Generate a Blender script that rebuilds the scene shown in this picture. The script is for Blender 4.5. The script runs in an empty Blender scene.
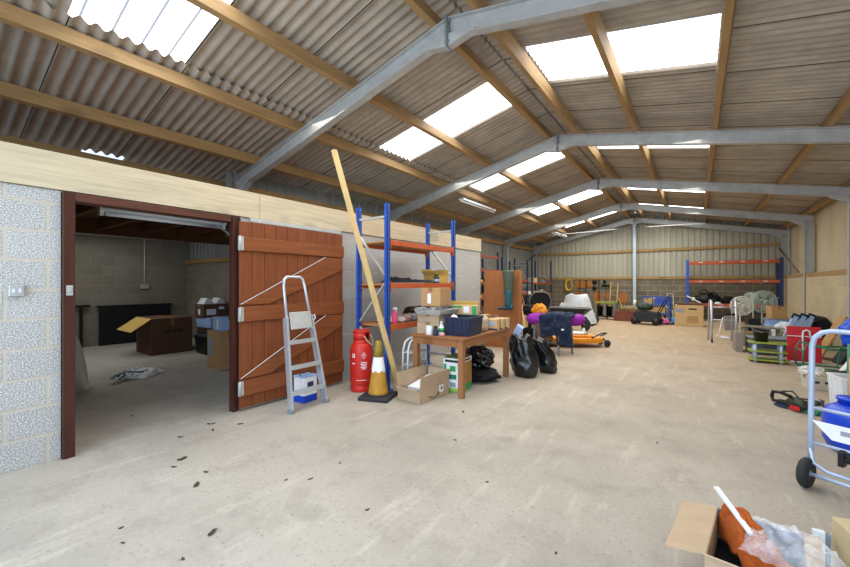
import bpy, bmesh, math, random
from mathutils import Vector, Matrix, Euler, noise
random.seed(7)
SC = bpy.context.scene
COL = SC.collection
R = math.radians
# ------------------------------------------------------------------ camera frame (metres; Y runs down the barn, X to its right)
YAW = 35.7
EYE = 1.395
FPX = 378.0
_s, _c = math.sin(R(YAW)), math.cos(R(YAW))


def _dir(px, py):
    u = (px - 425) / FPX
    return (-_s + _c * u, _c + _s * u, (283.5 - py) / FPX)


def FL(px, py, z=0.0):
    d = _dir(px, py); t = (z - EYE) / d[2]
    return Vector((d[0] * t, d[1] * t, z))


def ONX(px, py, X):
    d = _dir(px, py); t = X / d[0]
    return Vector((X, d[1] * t, EYE + d[2] * t))


def ONY(px, py, Y):
    d = _dir(px, py); t = Y / d[1]
    return Vector((d[0] * t, Y, EYE + d[2] * t))


# ------------------------------------------------------------------ materials
def lin(h):
    h = h.lstrip('#')
    v = [int(h[i:i + 2], 16) / 255 for i in (0, 2, 4)]
    return tuple((c / 12.92 if c <= .04045 else ((c + .055) / 1.055) ** 2.4) for c in v) + (1.0,)


def mul(c, k):
    return tuple(min(1, x * k) for x in c[:3]) + (1.0,)


_M = {}


class NT:
    def __init__(s, name):
        s.m = bpy.data.materials.new(name); s.m.use_nodes = True
        s.t = s.m.node_tree; s.n = s.t.nodes
        s.b = s.n['Principled BSDF']; s.out = s.n['Material Output']

    def new(s, typ, **kw):
        n = s.n.new(typ)
        for k, v in kw.items():
            if k.startswith('i_'):
                key = k[2:]
                n.inputs[int(key) if key.isdigit() else key].default_value = v
            else:
                setattr(n, k, v)
        return n

    def ln(s, a, b):
        s.t.links.new(a, b)

    def mix(s, fac, a, b, mode='MIX'):
        n = s.n.new('ShaderNodeMix'); n.data_type = 'RGBA'; n.blend_type = mode
        for v, i in ((fac, 0), (a, 6), (b, 7)):
            if hasattr(v, 'links') or isinstance(v, bpy.types.NodeSocket): s.ln(v, n.inputs[i])
            else: n.inputs[i].default_value = v
        return n.outputs[2]

    def noise(s, scale, detail=3, rough=.55, vec=None):
        n = s.new('ShaderNodeTexNoise'); n.inputs['Scale'].default_value = scale
        n.inputs['Detail'].default_value = detail; n.inputs['Roughness'].default_value = rough
        if vec is not None: s.ln(vec, n.inputs['Vector'])
        return n.outputs['Fac']

    def ramp(s, fac, stops):
        n = s.new('ShaderNodeValToRGB'); e = n.color_ramp.elements
        while len(e) < len(stops): e.new(.5)
        for el, (p, c) in zip(e, stops): el.position = p; el.color = c
        s.ln(fac, n.inputs[0]); return n.outputs[0]

    def math(s, op, a, b=None):
        n = s.new('ShaderNodeMath', operation=op)
        for i, v in enumerate((a, b)):
            if v is None: continue
            if isinstance(v, bpy.types.NodeSocket): s.ln(v, n.inputs[i])
            else: n.inputs[i].default_value = v
        return n.outputs[0]

    def obj(s, scale=(1, 1, 1), rot=(0, 0, 0)):
        tc = s.new('ShaderNodeTexCoord'); mp = s.new('ShaderNodeMapping')
        mp.inputs['Scale'].default_value = scale; mp.inputs['Rotation'].default_value = rot
        s.ln(tc.outputs['Object'], mp.inputs[0]); return mp.outputs[0]

    def bump(s, h, strength=.3, dist=.01):
        n = s.new('ShaderNodeBump'); n.inputs['Strength'].default_value = strength; n.inputs['Distance'].default_value = dist
        s.ln(h, n.inputs['Height']); s.ln(n.outputs[0], s.b.inputs['Normal'])


def mat(name, hexc, rough=.6, metal=0.0, var=.12, scale=9, bump=0.0, spec=.4, alpha=None):
    key = (name,)
    if key in _M: return _M[key]
    t = NT(name); c = lin(hexc)
    v = t.obj(); f = t.noise(scale, 4, .6, v)
    col = t.ramp(f, [(.3, mul(c, 1 - var)), (.7, mul(c, 1 + var))])
    t.ln(col, t.b.inputs['Base Color'])
    t.b.inputs['Roughness'].default_value = rough; t.b.inputs['Metallic'].default_value = metal
    t.b.inputs['Specular IOR Level'].default_value = spec
    if bump: t.bump(t.noise(scale * 5, 3, .6, v), bump, .01)
    if alpha is not None: t.b.inputs['Alpha'].default_value = alpha
    _M[key] = t.m
    return t.m


def wood(name, hexc, axis='y', var=.22, rough=.6, scale=1.0, knots=True):
    key = (name,)
    if key in _M: return _M[key]
    t = NT(name); c = lin(hexc)
    sc = {'x': (1.2, 18, 18), 'y': (18, 1.2, 18), 'z': (18, 18, 1.2)}[axis]
    sc = tuple(q * scale for q in sc)
    v = t.obj(sc); f = t.noise(1.6, 5, .6, v)
    col = t.ramp(f, [(.28, mul(c, 1 - var)), (.5, c), (.75, mul(c, 1 + var * .8))])
    if knots:
        k = t.noise(5 * scale, 1, .4, t.obj(tuple(.35 if q < 5 else .6 for q in sc)))
        col = t.mix(t.ramp(k, [(.66, (0, 0, 0, 1)), (.74, (.55, .55, .55, 1))]), col, mul(c, .5))
    t.ln(col, t.b.inputs['Base Color']); t.b.inputs['Roughness'].default_value = rough
    t.b.inputs['Specular IOR Level'].default_value = .3
    t.bump(f, .15, .004)
    _M[key] = t.m
    return t.m


def blocks(name, hexc, mortar, plane, off=(0, 0), speck=0.0, var=.16, msize=.012, stain=.25):
    t = NT(name); c = lin(hexc)
    tc = t.new('ShaderNodeTexCoord'); sp = t.new('ShaderNodeSeparateXYZ'); t.ln(tc.outputs['Object'], sp.inputs[0])
    cb = t.new('ShaderNodeCombineXYZ')
    t.ln(t.math('ADD', sp.outputs[1 if plane == 'x' else 0], off[0]), cb.inputs[0]); t.ln(t.math('ADD', sp.outputs[2], off[1]), cb.inputs[1])
    br = t.new('ShaderNodeTexBrick'); br.offset = .5
    for k, val in (('Scale', 1.0), ('Mortar Size', msize), ('Mortar Smooth', .35), ('Bias', 0.0), ('Brick Width', .45), ('Row Height', .225)):
        br.inputs[k].default_value = val
    br.inputs['Color1'].default_value = mul(c, 1 - var); br.inputs['Color2'].default_value = mul(c, 1 + var); br.inputs['Mortar'].default_value = lin(mortar)
    t.ln(cb.outputs[0], br.inputs['Vector'])
    col = br.outputs['Color']
    v = t.obj()
    big = t.noise(1.3, 4, .6, v)
    col = t.mix(t.ramp(big, [(.35, (stain, stain, stain, 1)), (.6, (0, 0, 0, 1))]), col, mul(c, .6))
    fine = t.noise(110, 2, .7, v)
    if speck:
        sc_ = t.ramp(fine, [(.36, mul(c, .38)), (.5, mul(c, .95)), (.62, (.85, .9, .96, 1))])
        fm = t.math('MULTIPLY', t.math('SUBTRACT', 1.0, br.outputs['Fac']), speck)
        col = t.mix(fm, col, sc_)
    else:
        col = t.mix(.35, col, t.ramp(fine, [(.35, mul(c, .6)), (.65, mul(c, 1.35))]))
    t.ln(col, t.b.inputs['Base Color']); t.b.inputs['Roughness'].default_value = .92; t.b.inputs['Specular IOR Level'].default_value = .15
    h = t.mix(.5, t.math('SUBTRACT', 1.0, br.outputs['Fac']), fine)
    t.bump(h, .5, .012)
    return t.m


def concrete_floor():
    t = NT('concrete_floor_material'); v = t.obj()
    base = t.ramp(t.noise(.55, 5, .6, v), [(.3, lin('#928c83')), (.5, lin('#a69f94')), (.72, lin('#b5aea3'))])
    far = t.new('ShaderNodeSeparateXYZ'); t.ln(v, far.inputs[0])
    mr = t.new('ShaderNodeMapRange'); mr.inputs[1].default_value = 3.0; mr.inputs[2].default_value = 13.0; t.ln(far.outputs[1], mr.inputs[0])
    base = t.mix(mr.outputs[0], base, lin('#b1997a'), 'MIX')
    n2 = t.noise(2.6, 6, .7, v)
    base = t.mix(t.ramp(n2, [(.3, (.3, .3, .3, 1)), (.5, (0, 0, 0, 1))]), base, lin('#6d675d'))
    vs = t.obj((3.4, .55, 1), (0, 0, R(14)))
    n3 = t.noise(2.2, 5, .65, vs)
    base = t.mix(t.ramp(n3, [(.56, (0, 0, 0, 1)), (.74, (.3, .3, .3, 1))]), base, lin('#ded6c8'))
    n4 = t.noise(1.15, 2, .5, v)
    base = t.mix(t.ramp(n4, [(.665, (0, 0, 0, 1)), (.7, (.24, .24, .24, 1))]), base, lin('#6a665e'))
    n5 = t.noise(38, 3, .7, v)
    base = t.mix(t.ramp(n5, [(.3, (.5, .5, .5, 1)), (.42, (0, 0, 0, 1))]), base, lin('#655e54'))
    base = t.mix(t.ramp(n5, [(.6, (0, 0, 0, 1)), (.72, (.25, .25, .25, 1))]), base, lin('#d8d2c6'))
    t.ln(base, t.b.inputs['Base Color']); t.b.inputs['Roughness'].default_value = .78; t.b.inputs['Specular IOR Level'].default_value = .25
    t.bump(t.mix(.5, n2, n5), .22, .01)
    return t.m


def corrugated_mat():
    t = NT('fibre_cement_sheet'); v = t.obj()
    f = t.noise(3.0, 5, .65, v)
    c = lin('#bbb0a1')
    col = t.ramp(f, [(.3, mul(c, .78)), (.7, mul(c, 1.12))])
    st = t.noise(1.0, 4, .6, t.obj((1.2, 22, 1)))
    col = t.mix(t.ramp(st, [(.38, (.35, .35, .35, 1)), (.55, (0, 0, 0, 1))]), col, mul(c, .55))
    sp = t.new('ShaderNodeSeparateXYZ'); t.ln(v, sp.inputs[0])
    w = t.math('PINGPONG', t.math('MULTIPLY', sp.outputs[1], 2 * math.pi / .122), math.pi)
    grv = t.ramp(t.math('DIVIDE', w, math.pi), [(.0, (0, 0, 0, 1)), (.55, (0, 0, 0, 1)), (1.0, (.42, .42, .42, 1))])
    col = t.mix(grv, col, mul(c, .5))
    fr = t.math('FRACT', t.math('DIVIDE', t.math('ADD', sp.outputs[1], 2.028), .976))
    seam = t.math('LESS_THAN', fr, .009)
    col = t.mix(seam, col, lin('#26221e'))
    t.ln(col, t.b.inputs['Base Color']); t.b.inputs['Roughness'].default_value = .85; t.b.inputs['Specular IOR Level'].default_value = .15
    return t.m


def skylight_mat(strength=6.0):
    t = NT('translucent_glowing_rooflight'); v = t.obj()
    sp = t.new('ShaderNodeSeparateXYZ'); t.ln(v, sp.inputs[0])
    fr = t.math('FRACT', t.math('DIVIDE', sp.outputs[1], .244))
    rib = t.math('LESS_THAN', fr, .08)
    dirt = t.noise(4, 5, .6, v)
    k = t.ramp(dirt, [(.25, (.7, .78, .85, 1)), (.5, (1, 1, 1, 1))])
    col = t.mix(rib, k, (.1, .11, .12, 1))
    em = t.new('ShaderNodeEmission'); t.ln(col, em.inputs[0]); em.inputs[1].default_value = strength  # emission added for brightness: the sheet itself glows in place of transmitted daylight
    tr = t.new('ShaderNodeBsdfTranslucent'); t.ln(t.mix(1.0, col, (.45, .48, .5, 1), 'MULTIPLY'), tr.inputs[0])
    ad = t.new('ShaderNodeAddShader'); t.ln(em.outputs[0], ad.inputs[0]); t.ln(tr.outputs[0], ad.inputs[1])
    t.ln(ad.outputs[0], t.out.inputs[0])
    return t.m


def cladding_mat(name, hexc):
    t = NT(name); c = lin(hexc); v = t.obj()
    f = t.noise(1.4, 4, .6, t.obj((1, 1, .25)))
    t.ln(t.ramp(f, [(.3, mul(c, .85)), (.7, mul(c, 1.1))]), t.b.inputs['Base Color'])
    t.b.inputs['Roughness'].default_value = .6; t.b.inputs['Metallic'].default_value = .0
    return t.m


def glass_film(name, tint=(.9, .95, 1, 1), a=.35):
    t = NT(name)
    t.b.inputs['Base Color'].default_value = tint; t.b.inputs['Roughness'].default_value = .15
    tr = t.new('ShaderNodeBsdfTransparent'); mx = t.new('ShaderNodeMixShader')
    f = t.noise(14, 3, .6, t.obj())
    r = t.ramp(f, [(.35, (a * .6,) * 3 + (1,)), (.65, (min(1, a * 1.6),) * 3 + (1,))])
    t.ln(r, mx.inputs[0]); t.ln(tr.outputs[0], mx.inputs[1]); t.ln(t.b.outputs[0], mx.inputs[2]); t.ln(mx.outputs[0], t.out.inputs[0])
    return t.m


# ------------------------------------------------------------------ mesh builder
class MB:
    def __init__(s):
        s.bm = bmesh.new(); s.m = 0

    def _add(s, verts, faces, smooth=False):
        vs = [s.bm.verts.new(v) for v in verts]
        for f in faces:
            try:
                fc = s.bm.faces.new([vs[i] for i in f]); fc.material_index = s.m; fc.smooth = smooth
            except ValueError:
                pass
        return s

    def box(s, c, d, rot=None):
        hx, hy, hz = d[0] / 2, d[1] / 2, d[2] / 2
        P = [Vector((x, y, z)) for x in (-hx, hx) for y in (-hy, hy) for z in (-hz, hz)]
        if rot is not None:
            q = Euler(rot).to_matrix(); P = [q @ p for p in P]
        c = Vector(c)
        return s._add([p + c for p in P], [(0, 1, 3, 2), (4, 6, 7, 5), (0, 4, 5, 1), (2, 3, 7, 6), (0, 2, 6, 4), (1, 5, 7, 3)])

    def bb(s, x0, x1, y0, y1, z0, z1):
        return s.box(((x0 + x1) / 2, (y0 + y1) / 2, (z0 + z1) / 2), (abs(x1 - x0), abs(y1 - y0), abs(z1 - z0)))

    @staticmethod
    def axes(p, q, up=(0, 0, 1)):
        d = (Vector(q) - Vector(p)).normalized(); up = Vector(up)
        if abs(d.dot(up)) > .98: up = Vector((1, 0, 0))
        a = d.cross(up).normalized(); b = a.cross(d).normalized()
        return d, a, b

    def bar(s, p, q, w, h=None, up=(0, 0, 1), off=(0, 0)):
        h = w if h is None else h
        p, q = Vector(p), Vector(q); d, a, b = s.axes(p, q, up)
        o = a * off[0] + b * off[1]
        P = []
        for e in (p + o, q + o):
            for x, y in ((-1, -1), (1, -1), (1, 1), (-1, 1)): P.append(e + a * (w / 2 * x) + b * (h / 2 * y))
        return s._add(P, [(0, 3, 2, 1), (4, 5, 6, 7), (0, 1, 5, 4), (1, 2, 6, 5), (2, 3, 7, 6), (3, 0, 4, 7)])

    def ibeam(s, p, q, depth, width, up=(0, 0, 1), tf=.012, tw=.009):
        s.bar(p, q, width, tf, up, (0, depth / 2 - tf / 2)); s.bar(p, q, width, tf, up, (0, -depth / 2 + tf / 2))
        return s.bar(p, q, tw, depth - 2 * tf, up)

    def tube(s, pts, r, n=8, closed=False):
        pts = [Vector(p) for p in pts]; N = len(pts); rs = r if isinstance(r, (list, tuple)) else [r] * N
        rings = []; prev = None
        for i, p in enumerate(pts):
            a = pts[(i - 1) % N] if (i > 0 or closed) else p
            b = pts[(i + 1) % N] if (i < N - 1 or closed) else p
            d = (b - a).normalized()
            if prev is None:
                up = Vector((0, 0, 1)) if abs(d.z) < .95 else Vector((1, 0, 0)); u = d.cross(up).normalized()
            else:
                u = prev - d * prev.dot(d)
                u = u.normalized() if u.length > 1e-6 else d.orthogonal().normalized()
            prev = u; w = d.cross(u)
            rings.append([p + (u * math.cos(2 * math.pi * k / n) + w * math.sin(2 * math.pi * k / n)) * rs[i] for k in range(n)])
        V = [v for rg in rings for v in rg]; F = []
        for i in range(N if closed else N - 1):
            j = (i + 1) % N
            for k in range(n): F.append((i * n + k, i * n + (k + 1) % n, j * n + (k + 1) % n, j * n + k))
        if not closed: F += [tuple(range(n))[::-1], tuple((N - 1) * n + k for k in range(n))]
        return s._add(V, F, True)

    def lathe(s, prof, c=(0, 0, 0), n=28, axis='z', rot=None, wob=0.0, seed=0):
        V = []; F = []; c = Vector(c)
        q = {'z': Matrix.Identity(3), 'x': Euler((0, R(90), 0)).to_matrix(), 'y': Euler((R(-90), 0, 0)).to_matrix()}[axis]
        if rot is not None: q = Euler(rot).to_matrix() @ q
        for r, z in prof:
            for k in range(n):
                a = 2 * math.pi * k / n; p = Vector((r * math.cos(a), r * math.sin(a), z))
                if wob: p += Vector((p.x, p.y, 0)) * wob * noise.noise(Vector((math.cos(a) * 1.7 + seed, math.sin(a) * 1.7, z * 5 + seed)))
                V.append(c + q @ p)
        m = len(prof)
        for i in range(m - 1):
            for k in range(n): F.append((i * n + k, i * n + (k + 1) % n, (i + 1) * n + (k + 1) % n, (i + 1) * n + k))
        if prof[0][0] > 1e-5: F.append(tuple(range(n))[::-1])
        if prof[-1][0] > 1e-5: F.append(tuple((m - 1) * n + k for k in range(n)))
        return s._add(V, F, True)

    def cyl(s, c, r, h, r2=None, n=24, axis='z', rot=None):
        r2 = r if r2 is None else r2
        return s.lathe([(r, 0), (r2, h)], c, n, axis, rot)

    def prism(s, poly, a, b, plane='xy'):
        def P(u, v, w): return {'xy': (u, v, w), 'xz': (u, w, v), 'yz': (w, u, v)}[plane]
        n = len(poly)
        V = [P(u, v, a) for u, v in poly] + [P(u, v, b) for u, v in poly]
        F = [tuple(range(n))[::-1], tuple(range(n, 2 * n))] + [(i, (i + 1) % n, n + (i + 1) % n, n + i) for i in range(n)]
        return s._add(V, F)

    def sheet(s, fn, nu, nv, smooth=True):
        V = [fn(i / nu, j / nv) for i in range(nu + 1) for j in range(nv + 1)]
        F = [(i * (nv + 1) + j, (i + 1) * (nv + 1) + j, (i + 1) * (nv + 1) + j + 1, i * (nv + 1) + j + 1) for i in range(nu) for j in range(nv)]
        return s._add(V, F, smooth)

    def blob(s, c, d, amp=.15, freq=3.0, seed=0, sub=4, flat=True):
        r = bmesh.ops.create_icosphere(s.bm, subdivisions=sub, radius=1.0); c = Vector(c)
        for v in r['verts']:
            p = v.co.copy(); k = 1 + amp * noise.fractal(p * freq + Vector((seed * 7.1, seed * 3.3, seed)), 1.0, 2.0, 3)
            q = Vector((p.x * d[0] / 2, p.y * d[1] / 2, p.z * d[2] / 2)) * k
            if flat and q.z < -d[2] * .38: q.z = -d[2] * .38
            v.co = q + c
        for f in {f for v in r['verts'] for f in v.link_faces}: f.smooth = True; f.material_index = s.m
        return s

    def mesh(s, name, mats):
        bmesh.ops.recalc_face_normals(s.bm, faces=s.bm.faces)
        me = bpy.data.meshes.new(name); s.bm.to_mesh(me); s.bm.free()
        for m in (mats if isinstance(mats, (list, tuple)) else [mats]): me.materials.append(m)
        return me


def link(name, me, parent=None, bevel=0, solid=0, sub=0):
    o = bpy.data.objects.new(name, me); COL.objects.link(o)
    if parent is not None: o.parent = parent
    if solid: md = o.modifiers.new('Solidify', 'SOLIDIFY'); md.thickness = solid; md.offset = 0
    if sub: md = o.modifiers.new('Subdivision', 'SUBSURF'); md.levels = md.render_levels = sub
    if bevel: md = o.modifiers.new('Bevel', 'BEVEL'); md.width = bevel; md.segments = 2; md.limit_method = 'ANGLE'; md.angle_limit = R(40)
    return o


def part(mb, name, mats, parent, world=False, label=None, **kw):
    """link mb as one mesh under parent; world=True: mb was built in world coordinates"""
    if world:
        off = Vector((0, 0, 0)); p = parent
        while p is not None: off += p.location; p = p.parent
        for v in mb.bm.verts: v.co -= off
    o = link(name, mb.mesh(name, mats), parent, **kw)
    if label: o['label'] = label
    return o


def tagit(o, label, cat, group=None, kind=None):
    o['label'] = label; o['category'] = cat
    if group: o['group'] = group
    if kind: o['kind'] = kind
    return o


def thing(name, label, cat, loc=(0, 0, 0), rz=0.0, group=None, rot=None):
    o = bpy.data.objects.new(name, None); COL.objects.link(o); o.empty_display_size = .1
    o.location = loc; o.rotation_euler = rot if rot else (0, 0, rz)
    return tagit(o, label, cat, group)


def solo(mb, name, mats, label, cat, group=None, kind=None, loc=None, rz=0.0, rot=None, **kw):
    """a thing that is one mesh. World-built: recentred on its base; with loc: local mesh placed there"""
    if loc is None:
        vs = [v.co for v in mb.bm.verts]
        c = Vector(((min(v.x for v in vs) + max(v.x for v in vs)) / 2, (min(v.y for v in vs) + max(v.y for v in vs)) / 2, min(v.z for v in vs)))
        for v in mb.bm.verts: v.co -= c
    else:
        c = Vector(loc)
    o = link(name, mb.mesh(name, mats), None, **kw); o.location = c
    if loc is not None: o.rotation_euler = rot if rot else (0, 0, rz)
    return tagit(o, label, cat, group, kind)


def struct(mb, name, mats, parent=None, **kw):
    o = link(name, mb.mesh(name, mats), parent, **kw)
    if parent is None: o['kind'] = 'structure'
    return o


def dup(root, loc, rz=0.0, label=None, group=None, scale=None):
    r = root.copy(); COL.objects.link(r); r.location = loc; r.rotation_euler = (0, 0, rz)
    if scale: r.scale = scale
    if label: r['label'] = label
    if group: r['group'] = group
    for ch in list(root.children):
        c = ch.copy(); COL.objects.link(c); c.parent = r
        for g in list(ch.children):
            d = g.copy(); COL.objects.link(d); d.parent = c
    return r


# ------------------------------------------------------------------ palette
GALV = mat('galvanised_steel', '#b4b6b4', .45, .2, .14, 6)
GALV_D = mat('galvanised_steel_dull', '#858b8d', .5, .3, .14, 6)
ALU = mat('brushed_aluminium', '#c4cbd2', .32, .6, .06, 30)
PURLIN = wood('purlin_timber', '#a5855a', 'y', .25, .65)
GIRT = wood('girt_timber', '#a3834f', 'x', .25, .65)
PALE = wood('pale_plywood', '#c0b296', 'y', .2, .75)
DOORW = wood('stained_door_boards', '#7c4426', 'z', .28, .5)
DOORL = wood('stained_door_rail', '#844b2a', 'y', .24, .5)
JAMB = wood('dark_stained_jamb', '#43241b', 'z', .25, .4)
JAMBH = wood('dark_stained_header', '#583226', 'y', .25, .45)
TABW = wood('worn_table_top_wood', '#96643f', 'y', .2, .5)
TABL = wood('worn_table_leg_wood', '#9a6a45', 'z', .2, .5)
RAWW = wood('raw_sawn_timber', '#cdb27c', 'z', .16, .7)
JOIST = wood('brown_joist_timber', '#6b4528', 'x', .25, .7)
CHIP = mat('chipboard_shelf', '#a87a4c', .7, 0, .14, 40)
CARD = mat('brown_cardboard', '#b08a5e', .8, 0, .08, 6)
CARD2 = mat('pale_cardboard', '#c7a877', .8, 0, .08, 6)
CARD3 = mat('greyish_cardboard', '#b29c80', .8, 0, .08, 6)
CARDY = mat('yellowish_cardboard', '#c2a052', .8, 0, .08, 6)
CARDD = mat('dark_cardboard', '#5a4030', .85, 0, .1, 6)
TAPE = mat('brown_parcel_tape', '#8a6a3a', .35, 0, .05, 6)
WHITEP = mat('white_plastic', '#dfe3e6', .4, 0, .05, 5)
PAPER = mat('white_paper', '#e6e9ec', .7, 0, .04, 10)
BLUEU = mat('blue_painted_steel', '#2552ae', .42, 0, .12, 7)
BLUED = mat('dark_blue_steel', '#23345c', .5, 0, .12, 7)
ORANGE = mat('orange_painted_steel', '#b8562c', .5, 0, .14, 7)
RUST = mat('rust_red_beam', '#96482f', .6, 0, .16, 7)
BLACKP = mat('black_plastic', '#17191c', .42, 0, .15, 9)
BLACKM = mat('black_metal', '#141516', .5, .2, .15, 9)
BLACKC = mat('black_cloth', '#15171c', .9, 0, .3, 12, .3)
DARK = mat('dark_grey_rubber', '#2a2c2f', .75, 0, .15, 9)
NAVYP = mat('navy_plastic_crate', '#1d2a44', .4, 0, .12, 9)
BAGM = mat('black_bin_liner', '#0d1016', .22, 0, .2, 12, .25, .6)
REDG = mat('red_gas_paint', '#c2281f', .4, 0, .1, 5)
REDB = mat('red_board_paint', '#c21a26', .5, 0, .07, 4)
CONEY = mat('dirty_yellow_plastic', '#b5862c', .55, 0, .2, 9)
CONED = mat('weathered_cone_tip', '#8f7a2c', .6, 0, .2, 9)
BLUED2 = mat('blue_drum_plastic', '#1243c4', .38, 0, .08, 4)
TARP = mat('blue_tarpaulin', '#1450cf', .4, 0, .15, 9)
PALEBL = mat('pale_blue_grey_tube', '#aebfda', .35, .25, .06, 8)
GREEN = mat('green_painted_tube', '#1f7a5c', .45, 0, .1, 8)
GREENP = mat('green_print', '#2f9a55', .5, 0, .15, 10)
OLIVEG = mat('greenish_shelf_board', '#8f9a3c', .4, 0, .12, 8)
STORAGE = mat('grey_storage_plastic', '#7c8790', .4, 0, .1, 8)
FANW = mat('cream_fan_plastic', '#d5d5cb', .45, 0, .04, 6)
FANG = mat('grey_green_fan_plastic', '#a9b8b0', .45, 0, .05, 6)
PURPLE = mat('purple_fabric', '#8a1f9a', .7, 0, .15, 9, .2)
NAVYC = mat('navy_fabric', '#18243f', .85, 0, .25, 14, .4)
ORANGEC = mat('orange_fabric', '#d58a1e', .7, 0, .15, 9, .2)
TOWEL = mat('orange_brown_towelling', '#b5591a', .95, 0, .2, 60, .8)
DECK = mat('orange_mower_paint', '#d98a14', .45, 0, .15, 6)
COVERM = mat('pale_grey_cover_sheet', '#c6ccd0', .6, 0, .1, 7, .2)
BROWNB = wood('brown_laminate_board', '#9c6238', 'z', .12, .5, 1.0, False)
WADER = mat('grey_green_wader_rubber', '#4a5446', .55, 0, .16, 7)
BOOT = mat('teal_boot_rubber', '#2f5a63', .45, 0, .16, 7)
BLUEB = mat('pale_blue_box_card', '#9db8e0', .6, 0, .06, 8)
PINK = mat('pink_plastic', '#e0407a', .35, 0, .05, 8)
REDBR = mat('red_brown_crate_paint', '#7a4030', .7, 0, .15, 8)
PVC = mat('white_conduit', '#cfcabb', .5, 0, .05, 8)
BEIGE = mat('beige_canvas', '#b9a890', .9, 0, .2, 14, .4)
TOOLW = wood('tool_handle_ash', '#c9a458', 'z', .15, .6, 1.0, False)
PEGB = mat('orange_brown_tool_board', '#a5682c', .7, 0, .15, 5)
HIVIS = mat('yellow_green_hivis', '#b6e23a', .7, 0, .08, 8)
LABELG = mat('grey_print', '#8f98a6', .7, 0, .1, 40)
LABELN = mat('navy_print', '#27345c', .6, 0, .1, 30)
REDP = mat('red_plastic', '#c5222a', .4, 0, .08, 8)
STONEB = mat('stone_white_block', '#b9b3a6', .85, 0, .12, 20)

# ------------------------------------------------------------------ building dimensions
RIDX, SLL, SLR = -2.15, .235, .2
ZRAF = 4.22            # rafter top at the ridge
ZSH = 4.425            # sheet mid plane at the ridge
XL, XR = -6.6, 2.62    # outer wall inner faces
YF, YB = -.7, 18.5     # front opening, back wall
PX = -4.1              # partition face
PY1 = 7.92             # partition end
BW = 1.55              # block wall height


def SLP(x): return SLL if x < RIDX else SLR
def raf(x): return ZRAF - SLP(x) * abs(x - RIDX)
def sht(x): return ZSH - SLP(x) * abs(x - RIDX)


# ---- floor
m = MB(); m.bb(-11.3, XR + .3, -9, YB + .3, -.12, 0)
struct(m, 'floor', concrete_floor())

# ---- roof sheets and rooflights
FC = corrugated_mat(); SKY = skylight_mat(4.5)
P_ = .122


def corr(mb, x0, x1, y0, y1, lift=0.0, amp=.023):
    n = max(2, int(round((y1 - y0) / P_ * 8))); s0 = [];
    V = []
    for i in range(n + 1):
        y = y0 + (y1 - y0) * i / n; dz = amp * math.cos(2 * math.pi * y / P_)
        V += [(x0, y, sht(x0) + dz + lift), (x1, y, sht(x1) + dz + lift)]
    mb._add(V, [(2 * i, 2 * i + 1, 2 * i + 3, 2 * i + 2) for i in range(n)], True)


SKL = [(.9, 1.87), (5.06, 6.0), (8.22, 9.16), (12.55, 13.5), (16.2, 17.15)]
SKR = [(4.6, 5.6), (8.12, 9.05), (12.5, 13.45), (16.1, 17.05)]
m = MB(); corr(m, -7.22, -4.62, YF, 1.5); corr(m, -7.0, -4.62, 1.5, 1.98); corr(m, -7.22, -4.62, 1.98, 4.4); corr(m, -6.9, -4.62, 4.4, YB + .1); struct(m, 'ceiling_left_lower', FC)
m = MB()
y = YF
for a, b in SKL + [(YB + .1, None)]:
    corr(m, -4.82, RIDX - .02, y, a, .045); y = b
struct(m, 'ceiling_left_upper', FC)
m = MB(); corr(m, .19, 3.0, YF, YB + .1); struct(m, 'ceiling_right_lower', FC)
m = MB(); y = YF
for a, b in SKR + [(YB + .1, None)]:
    corr(m, RIDX + .02, .3, y, a, .045); y = b
struct(m, 'ceiling_right_upper', FC)
k = 1
for a, b in SKL:
    m = MB(); corr(m, -4.82, -2.48, a, b, .045); struct(m, 'window_%d' % k, SKY); k += 1
    m = MB(); corr(m, -2.48, RIDX - .02, a, b, .045); struct(m, 'ceiling_infill', FC)
for a, b in SKR:
    m = MB(); corr(m, -1.76, .3, a, b, .045); struct(m, 'window_%d' % k, SKY); k += 1
    m = MB(); corr(m, RIDX + .02, -1.76, a, b, .045); struct(m, 'ceiling_infill', FC)
m = MB()
for sx in (-1, 1): m.sheet(lambda u, v, sx=sx: (RIDX + sx * u * .3, YF + v * (YB - YF + .1), sht(RIDX + sx * u * .3) + .1), 1, 1, False)
struct(m, 'ceiling_ridge_cap', FC, solid=.01)

# ---- walls
BL_LEFT = blocks('partition_blockwork', '#adaca8', '#bdb6a8', 'x', (0, .0), .55, .08, .012, .1)
BL_BACK = blocks('back_blockwork', '#746d5f', '#b5a684', 'y', (.1, .03), 0, .22, .016, .35)
BL_RIGHT = blocks('right_blockwork', '#c3b596', '#cfc2a2', 'x', (0, .03), 0, .1, .01, .3)
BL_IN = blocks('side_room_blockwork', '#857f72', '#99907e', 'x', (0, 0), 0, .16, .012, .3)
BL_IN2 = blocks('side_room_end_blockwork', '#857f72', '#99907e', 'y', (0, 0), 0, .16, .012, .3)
CL_BACK = cladding_mat('grey_back_cladding', '#a9a795')
CL_LEFT = cladding_mat('grey_left_cladding', '#8f918b')
CL_RIGHT = cladding_mat('cream_right_cladding', '#c9bc9c')
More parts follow.
